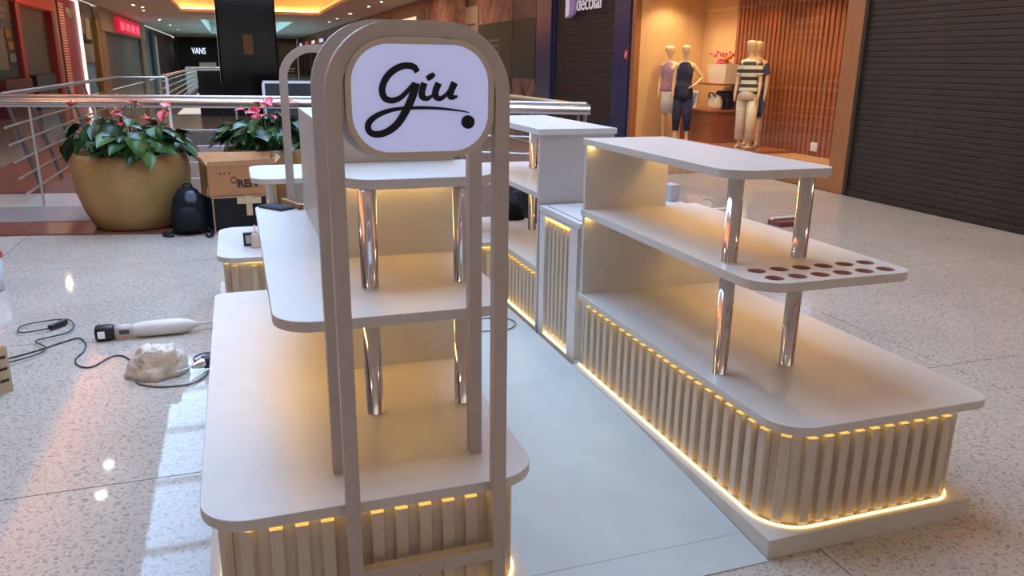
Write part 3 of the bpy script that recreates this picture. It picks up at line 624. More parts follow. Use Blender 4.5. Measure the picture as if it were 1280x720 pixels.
MB().box(8.78, 8.797, 10.45, 10.6, .28, .42).box(8.774, 8.78, 10.48, 10.57, .31, .39).lone('wall_socket', M_PAPER, 'white socket box at the foot of the slatted wall', 'socket')
# blue pillars, second shutter, hoarding ------------------------------------
MB().box(RX-.06, RX+.1, 14.36, 15.05, 0, 3.3).lone('blue_pillar', M_BLUE, 'glossy navy pillar beside the oak window frame with a red notice', 'pillar')
MB().box(RX-.06, RX+.1, 18.5, 19.5, 0, 3.3).lone('blue_pillar', M_BLUE, 'wide glossy navy pillar next to the dark green hoarding', 'pillar')
FS = thing('fire_notice', (RX-.075, 14.42, 1.69), 'small red fire notice on the navy pillar', 'notice')
MB().box(RX-.075, RX-.062, 14.365, 14.53, 1.69, 1.88).build('plate', mat('notice_red', (170, 40, 44), .5, noise=.05), FS)
MB().box(RX-.079, RX-.0755, 14.41, 14.45, 1.73, 1.83).box(RX-.079, RX-.0755, 14.41, 14.49, 1.74, 1.77).build('pictogram', M_PAPER, FS)
S2 = thing('rolling_shutter', (RX, 16.8, 0), 'closed brown rolling shutter between the navy pillars under the travel sign', 'shutter')
h2 = .1; pr2 = slat_prof(h2); m = MB(); n = len(pr2)
for k in range(33):
    m.add([(RX+.05+p[0], 15.05, .02+k*h2+p[1]) for p in pr2]+[(RX+.05+p[0], 18.5, .02+k*h2+p[1]) for p in pr2], [(i, (i+1) % n, n+(i+1) % n, n+i) for i in range(n)])
m.build('shutter_slats', M_SHUT2, S2, kind='stuff'); MB().box(RX, RX+.06, 18.38, 18.5, 0, 3.3).build('guide_rail', M_BLUE, S2); MB().box(RX, RX+.06, 15.05, 15.13, 0, 3.3).build('guide_rail', M_BLUE, S2)
SGN = thing('shop_sign', (RX-.06, 16.6, 2.6), 'white decolar lettering with a rounded emblem above the brown shutter', 'sign')
M_SIGNW = emis('sign_white', (214, 206, 212), .35)
text_obj('decolar', .46, .008, facing((RX-.06, 16.3, 2.86), -PI/2), M_SIGNW, SGN, sx=1.0)
em = [(17.5, 2.6), (17.5, 3.3), (17.2, 3.3)]+[(17.2-.2*math.sin(a), 2.98+.34*math.cos(a)) for a in [k*PI/10 for k in range(11)]]+[(17.35, 2.6)]
m = MB(); n = len(em); m.add([(RX-.1, y, z) for y, z in em]+[(RX-.02, y, z) for y, z in em], [tuple(range(n)), tuple(range(2*n-1, n-1, -1))]+[(i, (i+1) % n, n+(i+1) % n, n+i) for i in range(n)])
m.build('emblem', emis('sign_lilac', (150, 120, 170), .25), SGN)
m = MB(); n = 4; em = [(17.5, 2.6), (17.5, 3.3), (17.28, 3.3), (17.32, 2.66)]
m.add([(RX-.112, y, z) for y, z in em]+[(RX-.101, y, z) for y, z in em], [tuple(range(n)), tuple(range(2*n-1, n-1, -1))]+[(i, (i+1) % n, n+(i+1) % n, n+i) for i in range(n)]); m.build('emblem_face', M_SIGNW, SGN)
# hoarding with green panels and pink photographs
M_HG = mat('hoarding_green', (58, 66, 58), .5, noise=.05); M_HG2 = mat('hoarding_dark', (40, 46, 44), .5, noise=.05)
def poster(name, a, b, sc):
    m = mat(name, a, .55); nt = m.node_tree; bs = nt.nodes['Principled BSDF']; tc = nt.nodes.new('ShaderNodeTexCoord')
    w = nt.nodes.new('ShaderNodeTexNoise'); w.inputs['Scale'].default_value = sc; w.inputs['Detail'].default_value = 5; w.inputs['Distortion'].default_value = 1.5
    cr = nt.nodes.new('ShaderNodeValToRGB'); cr.color_ramp.elements[0].position = .35; cr.color_ramp.elements[1].position = .65
    cr.color_ramp.elements[0].color = (*lin(a), 1); cr.color_ramp.elements[1].color = (*lin(b), 1)
    nt.links.new(tc.outputs['Object'], w.inputs['Vector']); nt.links.new(w.outputs['Fac'], cr.inputs[0]); nt.links.new(cr.outputs[0], bs.inputs['Base Color']); return m
M_PK = poster('pink_poster', (120, 74, 70), (196, 140, 128), 1.1)
for y0, y1, mg, lab in ((21.4, 24.55, M_HG, 'green hoarding panel with lines of small white text'), (19.55, 21.36, M_HG2, 'darker green hoarding panel beside the wide navy pillar')):
    H_ = thing('hoarding', (RX-.05, (y0+y1)/2, 0), lab, 'hoarding')
    MB().box(RX-.06, RX, y0, y1, 1.2, 2.72).build('green_panel', mg, H_); MB().box(RX-.06, RX, y0, y1, 2.72, 3.9).build('photo_panel', M_PK if mg is M_HG else poster('dusk_poster', (84, 60, 58), (126, 92, 88), .9), H_)
    MB().box(RX-.06, RX, y0, y1, 0, 1.2).build('lower_photo', poster('low_poster', (70, 50, 48), (150, 108, 98), 1.6), H_)
    if mg is M_HG:
        for k in range(4): MB().box(RX-.066, RX-.061, 22.5, 23.5-.1*k, 2.2-k*.16, 2.26-k*.16).build('text_line', mat('faint_text', (120, 126, 120), .6), H_)
PB = thing('hoarding', (RX-.05, 25.3, 0), 'pale beige hoarding column between pink photographs', 'hoarding')
MB().box(RX-.08, RX, 24.6, 26.05, 0, 3.3).build('column', mat('pale_column', (182, 160, 146), .6, noise=.04), PB); MB().box(RX-.085, RX-.081, 24.9, 25.8, 2.72, 2.78).build('small_print', M_HG, PB)
PK = thing('hoarding', (RX-.05, 29, 0), 'long hoarding of pink photographs beyond the beige column', 'hoarding')
MB().box(RX-.06, RX, 26.1, 32, 2.2, 3.9).build('photo_panel', M_PK, PK); MB().box(RX-.06, RX, 26.1, 32, 0, 2.2).build('dark_panel', M_HG2, PK)
cols = [((120, 88, 74), 'brown'), ((86, 70, 68), 'dark grey'), ((150, 110, 92), 'tan'), ((70, 62, 70), 'slate'), ((132, 96, 84), 'clay'), ((140, 72, 52), 'rust'), ((96, 94, 70), 'olive'), ((176, 146, 112), 'sand'), ((84, 58, 44), 'umber')]
for k in range(9):
    y0 = 32.2+k*7.3; cc, nm = cols[k]
    T = thing('far_shopfront', (RX, y0+3.5, 0), nm+' shopfront along the distant wall behind the pink hoarding', 'shopfront')
    MB().box(RX-.04, RX+.02, y0, y0+7, 2.9, 3.6).build('fascia', mat('fascia_'+nm.replace(' ', '_'), cc, .6, noise=.1), T)
    MB().box(RX-.02, RX+.02, y0+.3, y0+6.7, 0, 2.9).build('shop_glass', mat('dark_shop', (44, 40, 42), .2, noise=.2, nscale=1), T)
    MB().box(RX-.06, RX-.04, y0+1.5, y0+4.5, 3.1, 3.4).build('sign_panel', emis('far_sign_'+str(k % 3), ((240, 210, 180), (210, 60, 60), (200, 215, 240))[k % 3], .8), T)

# =================================================================== LEFT SHOPS
def shop(y0, y1, label, parts, cat='shopfront', name='shopfront'):
    T = thing(name, (LX, (y0+y1)/2, 0), label, cat)
    for nm, (a, b, z0, z1, d0, d1), m in parts: MB().box(LX-.18+d0, LX-.18+d1, a, b, z0, z1).build(nm, m, T)
    return T
M_DK = mat('dark_shopfront', (38, 36, 40), .35, noise=.1, nscale=1); M_GSH = mat('grey_shutter', (104, 98, 92), .5, noise=.06, nscale=2)
M_RD = mat('red_frame', (170, 52, 42), .45, noise=.06); M_GRT = mat('grey_print_lines', (140, 134, 128), .6)
M_REDP = mat('red_wall', (176, 24, 36), .4, noise=.12, nscale=2)
T = shop(21.5, 27.7, 'dark shopfront with pale menu boards next to the red-framed shutter', [('front', (21, 27.7, 0, CZ-.01, 0, .2), M_DK), ('menu_board', (25.1, 26.3, 1.25, 2.35, .2, .22), M_GRT), ('picture', (26.5, 27.1, 2.1, 2.35, .2, .22), mat('amber_print', (170, 110, 40), .6, noise=.2)), ('picture', (26.6, 27.2, 1.8, 2.02, .2, .22), mat('amber_print', (170, 110, 40), .6)), ('picture', (26.6, 27.3, 1.45, 1.68, .2, .22), M_GRT), ('counter', (24.5, 27.5, 0, 1.0, .2, .5), mat('dark_red', (92, 24, 34), .5, noise=.1)), ('sign_bar', (25, 26.7, 2.62, 2.72, .2, .23), M_GRT), ('sign_bar', (25, 26.8, 2.82, 2.92, .2, .23), M_GRT), ('sign_bar', (25.3, 26.8, 3.15, 3.4, .2, .23), M_PAPER)])
T = shop(27.7, 33.5, 'grey closed shutter in a bright red frame', [('shutter', (28.1, 32.8, 0, 3.15, 0, .08), M_GSH), ('frame_post', (27.7, 28.15, 0, 3.4, 0, .3), M_RD), ('frame_post', (32.8, 33.3, 0, 3.4, 0, .3), M_RD), ('fascia', (27.7, 33.3, 3.15, 3.75, 0, .35), emis('red_fascia', (196, 60, 40), .25)), ('low_cabinet', (28.6, 31.5, 0, 1.05, .1, .4), M_DK)])
T = shop(34, 39, 'red shop wall edged by a bright white light tube', [('red_wall', (34.4, 38.2, 0, CZ-.01, 0, .25), M_REDP), ('grey_wall', (33.3, 34.4, 0, CZ-.01, 0, .2), mat('pale_wall', (160, 150, 146), .6)), ('light_tube', (38.2, 38.32, 0, 3.85, .24, .36), emis('white_tube', (255, 226, 222), 1.2)), ('top_light', (34.4, 38.2, 3.80, 3.86, .26, .32), emis('white_tube', (255, 226, 222), 1.2))])
for k in range(34): MB().box(LX+.07, LX+.1, 34.45, 35.3, .2+k*.1, .24+k*.1).build('light_louvre', emis('louvre', (240, 190, 150), .2), T)
text_obj('PUMA', .5, .03, facing((LX+.1, 36.7, 3.25), PI/2), M_PAPER, T, sx=1.3)
T = shop(38.6, 43.5, 'glass shop window with posters and hanging goods', [('window', (38.33, 43.2, 0, CZ-.01, 0, .1), mat('dim_window', (96, 92, 92), .15, noise=.25, nscale=1.2)), ('poster', (39.3, 40.7, 2.6, 3.4, .1, .12), poster('blue_poster', (90, 130, 160), (190, 170, 110), 3)), ('poster', (41, 42.3, 2.4, 3.3, .1, .12), poster('cream_poster', (150, 120, 70), (220, 210, 180), 3)), ('display', (40.0, 42.4, 1.4, 2.2, .1, .12), M_GRT), ('yellow_post', (43.2, 44.3, 0, 3.4, 0, .25), mat('ochre_post', (150, 112, 50), .6, noise=.05))])
T = shop(44.4, 66, 'wide beige shopfront with a glowing crimson sign', [('fascia', (44.4, 66, 2.9, CZ-.01, 0, .3), mat('beige_fascia', (176, 150, 130), .6, noise=.05)), ('shutter', (46, 63, 0, 2.9, 0, .05), mat('taupe_shutter', (120, 102, 88), .6, noise=.06)), ('pier', (44.4, 46, 0, 2.9, 0, .25), mat('tan_pier', (150, 116, 88), .6)), ('pier', (63, 66, 0, 2.9, 0, .25), mat('tan_pier', (150, 116, 88), .6)), ('sign_box', (49.5, 60.5, 3.0, 3.75, .3, .5), emis('crimson_sign', (206, 16, 56), .8))])
for k in range(4): MB().box(LX+.32, LX+.335, 50.2+k*2.6, 52+k*2.6, 3.12, 3.55).build('sign_glyph', emis('rose_letters', (236, 90, 120), .9), T)
far = [(66.3, 72, 'black shopfront with a round blue emblem', M_DK), (72.2, 76, 'slate shopfront with a tall pale doorway', mat('slate_front', (70, 78, 92), .5, noise=.1)), (76.2, 85, 'maroon shopfront', mat('maroon_front', (84, 34, 42), .5, noise=.1)), (85.2, 99.8, 'grey shopfront', mat('grey_front', (74, 68, 68), .5, noise=.1))]
for y0, y1, nm, m in far:
    pr_ = [('front', (y0, y1, 0, CZ-.2, 0, .2), m)]
    if 'pale' in nm: pr_.append(('doorway', (74, 75.9, 0, 3.4, .2, .26), mat('pale_door', (190, 170, 150), .5)))
    T = shop(y0, y1, nm+' far along the corridor wall', pr_)
    if 'emblem' in nm: MB().lathe([(0, 0), (.5, 0), (.5, .1), (0, .1)], n=16).build('emblem', emis('blue_emblem', (60, 80, 190), .8), T).location = (0, 0, 0)
    if 'emblem' in nm:
        o = T.children[-1]; o.data.transform(Matrix.Rotation(PI/2, 4, 'Y')); o.data.transform(Matrix.Translation(ORG[T])); o.location = (.06, 1.4, 3.05)
VN = thing('black_shopfront', (-3, ENDY-.2, 0), 'black storefront with glowing white VANS lettering at the end of the mall', 'shopfront')
MB().box(-5.6, 3.5, ENDY-.25, ENDY-.01, 0, 3.85).build('front', mat('black_front', (18, 18, 26), .5, noise=.1), VN)
text_obj('VANS', .95, .03, facing((-3.5, ENDY-.3, 2.45), 0), emis('vans_white', (210, 232, 255), 1.8), VN, sx=.62)

# =================================================================== BALUSTRADES, BLACK TOWER
def post(T, x, y, h, r=.022, nm='post', z0=0): MB().box(x-r*.5, x+r*.5, y-r, y+r, z0, h).build(nm, M_STEEL, T)
R1 = thing('balustrade', (.4, 9.6, 0), 'steel balustrade with a thick round handrail behind the plant pots', 'railing')
line = [(x, rail_y(x), 1.13) for x in (-3.3, -2.35, -1.5, -.78, .1, .91, 1.8, 2.73, 3.51)]
MB().tube(line, .05, 12).build('handrail', mat('polished_rail', (206, 196, 190), .2, .9), R1)
MB().tube([(x, y+.11, 1.19) for x, y, z in line], .022, 8).build('top_bar', M_STEEL, R1)
for z in (.12, .3, .48, .66, .84): MB().tube([(x, y, z) for x, y, z_ in line[2:]], .011, 6).build('rail', M_STEEL, R1)
for x in (-2.1, -1.45, 0, 1.3, 2.4, 3.4): post(R1, x, rail_y(x), 1.09, .02, z0=.01)
R2 = thing('balustrade', (-2.5, 15, 0), 'steel balustrade with leaning dark posts along the open void', 'railing')
MB().tube([(-2.4, 10.05, 1.2), (-2.4, 19.4, 1.2), (-1.4, 19.4, 1.2)], .03, 8).build('handrail', M_STEEL, R2)
for k, z in enumerate((.1, .29, .47, .66, .85)): MB().tube([(-2.33-.02*k, 10.05, z), (-2.33-.02*k, 19.4, z)], .014, 6).build('rail', M_STEEL, R2)
for y in (11.0, 12.2, 13.6, 15, 16.5, 18):
    MB().add([(-2.36, y, 0), (-2.34, y, 0), (-2.34, y+.14, 0), (-2.36, y+.14, 0), (-2.62, y, 1.15), (-2.6, y, 1.15), (-2.6, y+.1, 1.15), (-2.62, y+.1, 1.15)], [(0, 3, 2, 1), (4, 5, 6, 7), (0, 1, 5, 4), (1, 2, 6, 5), (2, 3, 7, 6), (3, 0, 4, 7)]).build('leaning_post', mat('dark_steel', (84, 82, 86), .4, .6), R2)
MB().box(-1.43, -1.37, 19.37, 19.43, -.2, 1.2).build('end_post', mat('bright_steel', (225, 225, 228), .25, .7), R2)
R3 = thing('balustrade', (2.2, 19.4, 0), 'white-topped balustrade across the far side of the void', 'railing')
MB().box(.62, 3.4, 19.37, 19.43, 1.08, 1.14).build('handrail', mat('white_rail', (222, 228, 234), .3, noise=.02), R3); MB().box(.6, .66, 19.37, 19.43, -.2, 1.08).build('post', mat('white_rail', (222, 228, 234), .3), R3)
MB().box(.66, 3.4, 19.39, 19.41, .05, 1.08).build('panel', mat('smoke_panel', (52, 58, 66), .12, noise=.05), R3)
R4 = thing('balustrade', (4.35, 13, 0), 'steel balustrade with a golden handrail at the void edge towards the shop window', 'railing')
MB().tube([(3.62, 8.0, 1.15), (3.55, 13, 1.15), (3.5, 19.3, 1.15)], .035, 8).build('handrail', mat('golden_rail', (196, 164, 120), .3, .6, noise=.03), R4)
for z in (.2, .4, .6, .8): MB().tube([(3.62, 8.0, z), (3.55, 13, z), (3.5, 19.3, z)], .012, 6).build('rail', M_STEEL, R4)
for y in (8.05, 9.7, 11.4, 13, 14.5, 16.5, 18.5): post(R4, 3.62-(y-8)*.012, y, 1.12, .025, z0=0)
R5 = thing('balustrade', (-2, 38, 0), 'distant steel balustrade beyond the black tower', 'railing')
MB().tube([(-2, 26, 1.1), (-2, 50, 1.1), (3.5, 50, 1.1)], .05, 6).build('handrail', mat('bright_steel', (225, 225, 228), .25, .7), R5)
for z in (.15, .35, .55, .75, .95): MB().tube([(-2, 26, z), (-2, 50, z), (3.5, 50, z)], .025, 5).build('rail', M_STEEL, R5)
BT = thing('black_tower', (.5, 26, 0), 'tall glossy black tower with a wider black block at its foot', 'column')
MB().prism(rr(-.35, 1.3, 25.2, 27, (.05,)*4, 3), 0, CZ-.003).build('shaft', M_BLACKG, BT)
MB().prism(rr(-.98, -.36, 25, 27, (.03,)*4, 3), 0, 1.27).box(-.355, 1.2, 24.98, 25.195, 0, .95).build('foot_block', M_BLACKG, BT)
MB().box(-.36, -.352, 25.1, 25.19, 0, CZ-.003).build('edge_trim', M_STEEL, BT)
MB().box(.35, .62, 25.17, 25.198, 1.75, 2.3).build('screen_or_reflection', emis('amber_reflection', (120, 80, 44), .06), BT)  # no display here: faint amber reflection painted as a dimly glowing patch
# tower crossing things on the far floor
FT = thing('seating_island', (-3.2, 60, 0), 'distant low white kiosk counter before the black storefront', 'kiosk')
MB().box(-3.4, -.6, 66, 69, 0, 1.0).build('counter', M_WHITE, FT); MB().box(-2.4, -1.2, 67, 68, 1.0, 1.35).build('display', M_STEEL, FT)

# =================================================================== PLANTS
def leaf_mesh(name, m, heart=True):
    # heart-shaped blade, base at origin, tip along +Y, folded on its midrib and arching down
    W_ = [(0.0, 0.0, -.16), (.30, .30, .02), (.42, .36, .25), (.34, .30, .5), (.17, .16, .78), (0, 0, 1.0)]
    vs = []; fs = []; rows = [(-.10, .0), (.02, .40), (.22, .47), (.45, .42), (.7, .25), (.9, .09), (1.0, 0)]
    for y, w in rows:
        dz = -.28*y*y; vs += [(-w, y-(.12 if y < .1 else 0)*(w > 0), dz+.14*w), (0, y+.08*(y < .0), dz), (w, y-(.12 if y < .1 else 0)*(w > 0), dz+.14*w)]
    for i in range(len(rows)-1): fs += [(3*i, 3*i+1, 3*i+4, 3*i+3), (3*i+1, 3*i+2, 3*i+5, 3*i+4)]
    n = len(vs); vs += [(x, y, z-.012) for x, y, z in vs]
    k = len(rows); edge = [0, 1, 2]+[3*i+2 for i in range(1, k)]+[3*(k-1)+1]+[3*i for i in range(k-1, 0, -1)]
    fs += [tuple(reversed([q+n for q in f])) for f in fs[:]]
    fs += [(edge[i], edge[(i+1) % len(edge)], edge[(i+1) % len(edge)]+n, edge[i]+n) for i in range(len(edge))]
    me = MB().add(vs, fs, True).mesh(name); me.materials.append(m); return me
LEAVES = [leaf_mesh('leaf', mat('leaf_%d' % i, c_, .32, noise=.18, nscale=6, spec=.5)) for i, c_ in enumerate(((32, 66, 32), (44, 82, 36), (28, 58, 40), (66, 98, 44)))]
SPATHE = leaf_mesh('spathe', mat('anthurium_red', (214, 38, 70), .25, noise=.08, nscale=8)); SPATHE2 = leaf_mesh('spathe', mat('anthurium_pink', (232, 96, 118), .25, noise=.08, nscale=8))
SPADIX = MB().tube([(0, .05, .02), (0, .28, .22), (0, .42, .34)], [.05, .05, .02], 6).mesh('spadix'); SPADIX.materials.append(mat('spadix_cream', (220, 190, 110), .5, noise=.1))
M_POT = mat('ochre_pot', (158, 124, 74), .5, noise=.14, nscale=4, bump=.1, bscale=8)
def plant(x, y, label, seed, R=.53, dens=1.0):
    rnd = random.Random(seed); T = thing('potted_anthurium', (x, y, .012), label, 'potted plant')
    prof = [(0, 0), (.355, 0), (.385, .02), (.45, .16), (.505, .34), (.525, .48), (.522, .58), (.505, .66), (.492, .705), (.475, .715), (.46, .70), (.47, .64), (.40, .62)]
    MB().lathe([(r*R/.525, z) for r, z in prof], (x, y, .012), 40).build('pot', M_POT, T)
    MB().lathe([(0, .625), (.47*R/.525, .625)], (x, y, .012), 24).build('soil', mat('soil', (70, 50, 36), .9, noise=.3, bump=.6, bscale=40), T)
    stems = MB()
    n = int(96*dens)
    for k in range(n):
        a = rnd.uniform(0, 2*PI); q = math.sqrt(rnd.random()); r0 = .3*q
        bx_, by_ = x+r0*math.cos(a), y+r0*math.sin(a)
        ro = (.1+.47*q)*rnd.uniform(.85, 1.05)*(R/.53); hz = .74+.14*rnd.random()+.22*(1-q*q)*rnd.uniform(.4, 1)
        px_, py_ = x+ro*math.cos(a), y+ro*math.sin(a); pz = .012+hz
        stems.tube([(bx_, by_, .64), ((bx_+px_)/2, (by_+py_)/2, .64+(pz-.64)*.65), (px_, py_, pz)], [.008, .007, .005], 5)
        s = rnd.uniform(.12, .21); o = inst('leaf', rnd.choice(LEAVES), (px_, py_, pz), T, (rnd.uniform(-.8, .35)-.25*q, rnd.uniform(-.4, .4), a-PI/2+rnd.uniform(-.7, .7)), (s, s, s))
    for k in range(int(13*dens)+1):
        a = rnd.uniform(0, 2*PI); ro = rnd.uniform(.05, .48); px_, py_ = x+ro*math.cos(a), y+ro*math.sin(a); pz = rnd.uniform(1.0, 1.2)
        stems.tube([(x+ro*.5*math.cos(a), y+ro*.5*math.sin(a), .64), (px_, py_, pz)], [.007, .004], 5)
        s = rnd.uniform(.09, .14); rot = (rnd.uniform(-.6, .5), rnd.uniform(-.4, .4), rnd.uniform(0, 2*PI))
        f = inst('flower', rnd.choice((SPATHE, SPATHE, SPATHE2)), (px_, py_, pz), T, rot, (s, s, s))
        sp = link(bpy.data.objects.new('spadix', SPADIX)); sp.parent = f
    stems.build('stems', mat('stem_green', (70, 100, 46), .5, noise=.1), T)
plant(-1.005, 8.47, 'red-flowered anthurium in a big ochre pot beside the black backpack', 3)
plant(.30, 8.70, 'red-flowered anthurium in an ochre pot behind the cardboard carton', 11, .48)

# =================================================================== LOOSE THINGS BY THE PLANTS
BP = thing('backpack', (-.5, 7.92, 0), 'black backpack slumped on the floor against the ochre pot', 'backpack')
def bring(cx, cy, z, a, b, n=18, p=2.6):
    out = []
    for k in range(n):
        t_ = 2*PI*k/n; c_, s_ = math.cos(t_), math.sin(t_); out.append((cx+a*abs(c_)**(2/p)*(1 if c_ > 0 else -1), cy+b*abs(s_)**(2/p)*(1 if s_ > 0 else -1), z))
    return out
MB().loft([bring(-.5, 7.93+z*.12, z, a, b) for z, a, b in ((.015, .15, .09), (.05, .165, .105), (.2, .16, .11), (.33, .135, .095), (.41, .09, .07), (.435, .04, .04))]).build('pack_body', mat('black_nylon', (20, 21, 27), .7, spec=.2, noise=.15, nscale=14, bump=.3, bscale=25), BP)
MB().loft([bring(-.5, 7.80+z*.12, z, a, b) for z, a, b in ((.05, .10, .03), (.12, .12, .04), (.22, .10, .04), (.27, .05, .02))]).build('front_pocket', mat('black_nylon_2', (24, 25, 31), .7, spec=.2, noise=.1, bump=.3, bscale=25), BP)
MB().loft([bring(-.47, 7.845+z*.12, z, a, .016) for z, a in ((.29, .04), (.33, .055), (.38, .05), (.41, .03))]).build('reflective_panel', mat('grey_reflector', (92, 94, 104), .3, noise=.05), BP)
MB().tube(spline([(-.54, 7.98, .42), (-.52, 7.96, .47), (-.47, 7.96, .47), (-.45, 7.98, .42)]), .01).build('handle', M_BLACK, BP)
for s, e in ((-1, (-.74, 7.9)), (1, (-.30, 7.76))):
    MB().tube(spline([(-.5+s*.12, 7.93, .07), (-.5+s*.19, 7.86, .025), (e[0], e[1], .018), (e[0]-s*.03, e[1]-.1, .016), (-.5+s*.14, 7.78, .016)]), .014, 6).build('strap', M_BLACK, BP)
TK = thing('black_crate', (.0, 8.06, 0), 'black case with tan edges and a strip of beige tape, under the carton', 'case', rz=math.radians(0))
A_, B_, C2, D_ = Vector((-.278, 7.84)), Vector((.30, 7.90)), Vector((.27, 8.19)), Vector((-.395, 8.2))
q = [A_, B_, C2, D_]; hh = .345
MB().prism([tuple(p) for p in q], .004, hh).build('case_body', mat('black_case', (26, 25, 27), .6, spec=.25, noise=.12, nscale=8), TK)
ed = MB()
for i in range(4):
    a, b = q[i], q[(i+1) % 4]; c_ = (A_+C2)/2
    for z in (.008, hh-.004): ed.tube([(a.x, a.y, z), (b.x, b.y, z)], .0085, 5)
    ed.tube([(a.x, a.y, .004), (a.x, a.y, hh)], .0085, 5)
ed.build('tan_edging', mat('tan_edge', (170, 132, 100), .7, noise=.06), TK)
MB().box(.02, .075, 7.85, 7.862, .16, hh).build('tape', mat('beige_tape', (196, 172, 136), .6, noise=.1, bump=.4, bscale=40), TK)
MB().box(-.06, .16, 7.845, 7.858, hh-.07, hh-.01).build('tape', mat('beige_tape', (196, 172, 136), .6), TK)
CT = thing('cardboard_carton', (-.03, 8.08, hh+.006), 'open brown cardboard carton with dark printing stacked on the black case', 'carton')
z0, z1 = hh+.006, .64
q = [Vector((-.30, 7.86)), Vector((.31, 7.92)), Vector((.28, 8.2)), Vector((-.385, 8.21))]
MB().prism([tuple(p) for p in q], z0, z1).build('carton_body', M_CARD, CT)
fl = MB()
for i, (dx, dz) in enumerate(((.03, .05), (.06, .07), (.03, .09), (.05, .08))):
    a, b = q[i], q[(i+1) % 4]; d = (b-a); o_ = Vector((d.y, -d.x)).normalized()*dx
    fl.add([(a.x, a.y, z1-.002), (b.x, b.y, z1-.002), (b.x+o_.x, b.y+o_.y, z1+dz), (a.x+o_.x, a.y+o_.y, z1+dz-.01), (a.x, a.y+.004, z1-.002), (b.x, b.y+.004, z1-.002), (b.x+o_.x, b.y+o_.y+.004, z1+dz), (a.x+o_.x, a.y+o_.y+.004, z1+dz-.01)], [(0, 1, 2, 3), (4, 7, 6, 5), (0, 4, 5, 1), (3, 2, 6, 7), (0, 3, 7, 4), (1, 5, 6, 2)])
fl.build('flaps', M_CARDL, CT)
fa = (q[1]-q[0]); ang = math.atan2(fa.y, fa.x)
def onface(t_, z, off=-.004): p = q[0]+fa*t_; return Vector((p.x-math.sin(ang)*-off*-1, p.y+off, z))
text_obj('REN', .1, .001, facing(onface(.57, .46), ang), M_INK, CT, 'print', sx=1.0, bold=.0045)
MB().lathe([(.024, 0), (.031, 0), (.031, .002), (.024, .002)], n=20).build('print_mark', M_INK, CT)
o = CT.children[-1]; o.data.transform(Matrix.Translation(ORG[CT])); o.data.transform(Matrix.Rotation(PI/2, 4, 'X')); o.location = onface(.37, .50)-ORG[CT]
MB().box(-.20, -.185, 7.862, 7.8655, .56, .575).box(-.16, -.145, 7.866, 7.8695, .56, .575).box(-.12, -.105, 7.87, 7.8735, .56, .575).build('print_dots', M_INK, CT)
MB().add([(-.336, 8.008, .44), (-.316, 7.925, .44), (-.316, 7.925, .62), (-.336, 8.008, .62)], [(0, 1, 2, 3)]).build('green_print', M_GREEN, CT).location = (-.004, -.002, 0)
MB().add([(-.318, 7.935, .36), (-.303, 7.872, .36), (-.303, 7.872, .43), (-.318, 7.935, .43)], [(0, 1, 2, 3)]).build('white_label', M_PAPER, CT).location = (-.004, -.002, 0)

# =================================================================== SMALL THINGS ON THE COUNTERS
PH = thing('smartphone', (.155, 3.97, Z2), 'dark smartphone lying on the shelf against a brown strip', 'phone', rz=0)
pc = [Vector((.085, 4.028)), Vector((.157, 3.809)), Vector((.228, 3.943)), Vector((.155, 4.129))]
ctr = sum(pc, Vector((0, 0)))/4
ax_ = (Vector((.157, 3.809))-Vector((.085, 4.028))).normalized(); ay_ = Vector((-ax_.y, ax_.x))
def orect(c_, u, v, a): d = Vector((math.cos(a), math.sin(a))); e = Vector((-d.y, d.x)); return [tuple(c_-d*u-e*v), tuple(c_+d*u-e*v), tuple(c_+d*u+e*v), tuple(c_-d*u+e*v)]
MB().prism(orect(Vector((.148, 3.955)), .085, .042, -.95), Z2, Z2+.012, .003).build('phone_body', mat('phone_blue', (34, 48, 66), .35, noise=.05), PH)
MB().prism(orect(Vector((.148, 3.955)), .08, .038, -.95), Z2+.012, Z2+.0135).build('screen_or_reflection', mat('phone_glass', (58, 82, 106), .12, noise=.03), PH)
MB().prism(orect(Vector((.225, 4.0)), .115, .013, -1.25), Z2, Z2+.024, .002).lone('wooden_strip', mat('brown_strip', (150, 112, 62), .55, noise=.12, nscale=30), 'short brown wooden strip lying beside the phone', 'wood strip')
BO = thing('squeeze_bottle', (.05, 5.06, Z1), 'clear squeeze bottle with a pointed nozzle on the rear counter', 'bottle')
MB().lathe([(0, 0), (.024, 0), (.027, .006), (.027, .075), (.02, .09), (.012, .094), (0, .094)], (.05, 5.06, Z1), 20).build('bottle_body', mat('milky_plastic', (222, 206, 192), .3, noise=.04), BO)
MB().lathe([(.013, .094), (.013, .106), (.008, .108), (.003, .145), (0, .146)], (.05, 5.06, Z1), 14).build('nozzle', mat('cream_nozzle', (230, 214, 190), .35, noise=.03), BO)
TP = thing('tape_dispenser', (.005, 5.15, Z1), 'small black tape cutter beside the squeeze bottle', 'tape dispenser')
MB().box(-.022, .035, 5.11, 5.14, Z1, Z1+.014).box(-.022, .035, 5.11, 5.14, Z1+.07, Z1+.084).box(-.022, -.008, 5.11, 5.14, Z1+.014, Z1+.07).box(.022, .035, 5.11, 5.14, Z1+.014, Z1+.07).build('frame', M_BLACK, TP)
MB().box(-.008, .022, 5.118, 5.132, Z1+.014, Z1+.07).build('tape_roll', M_PAPER, TP)
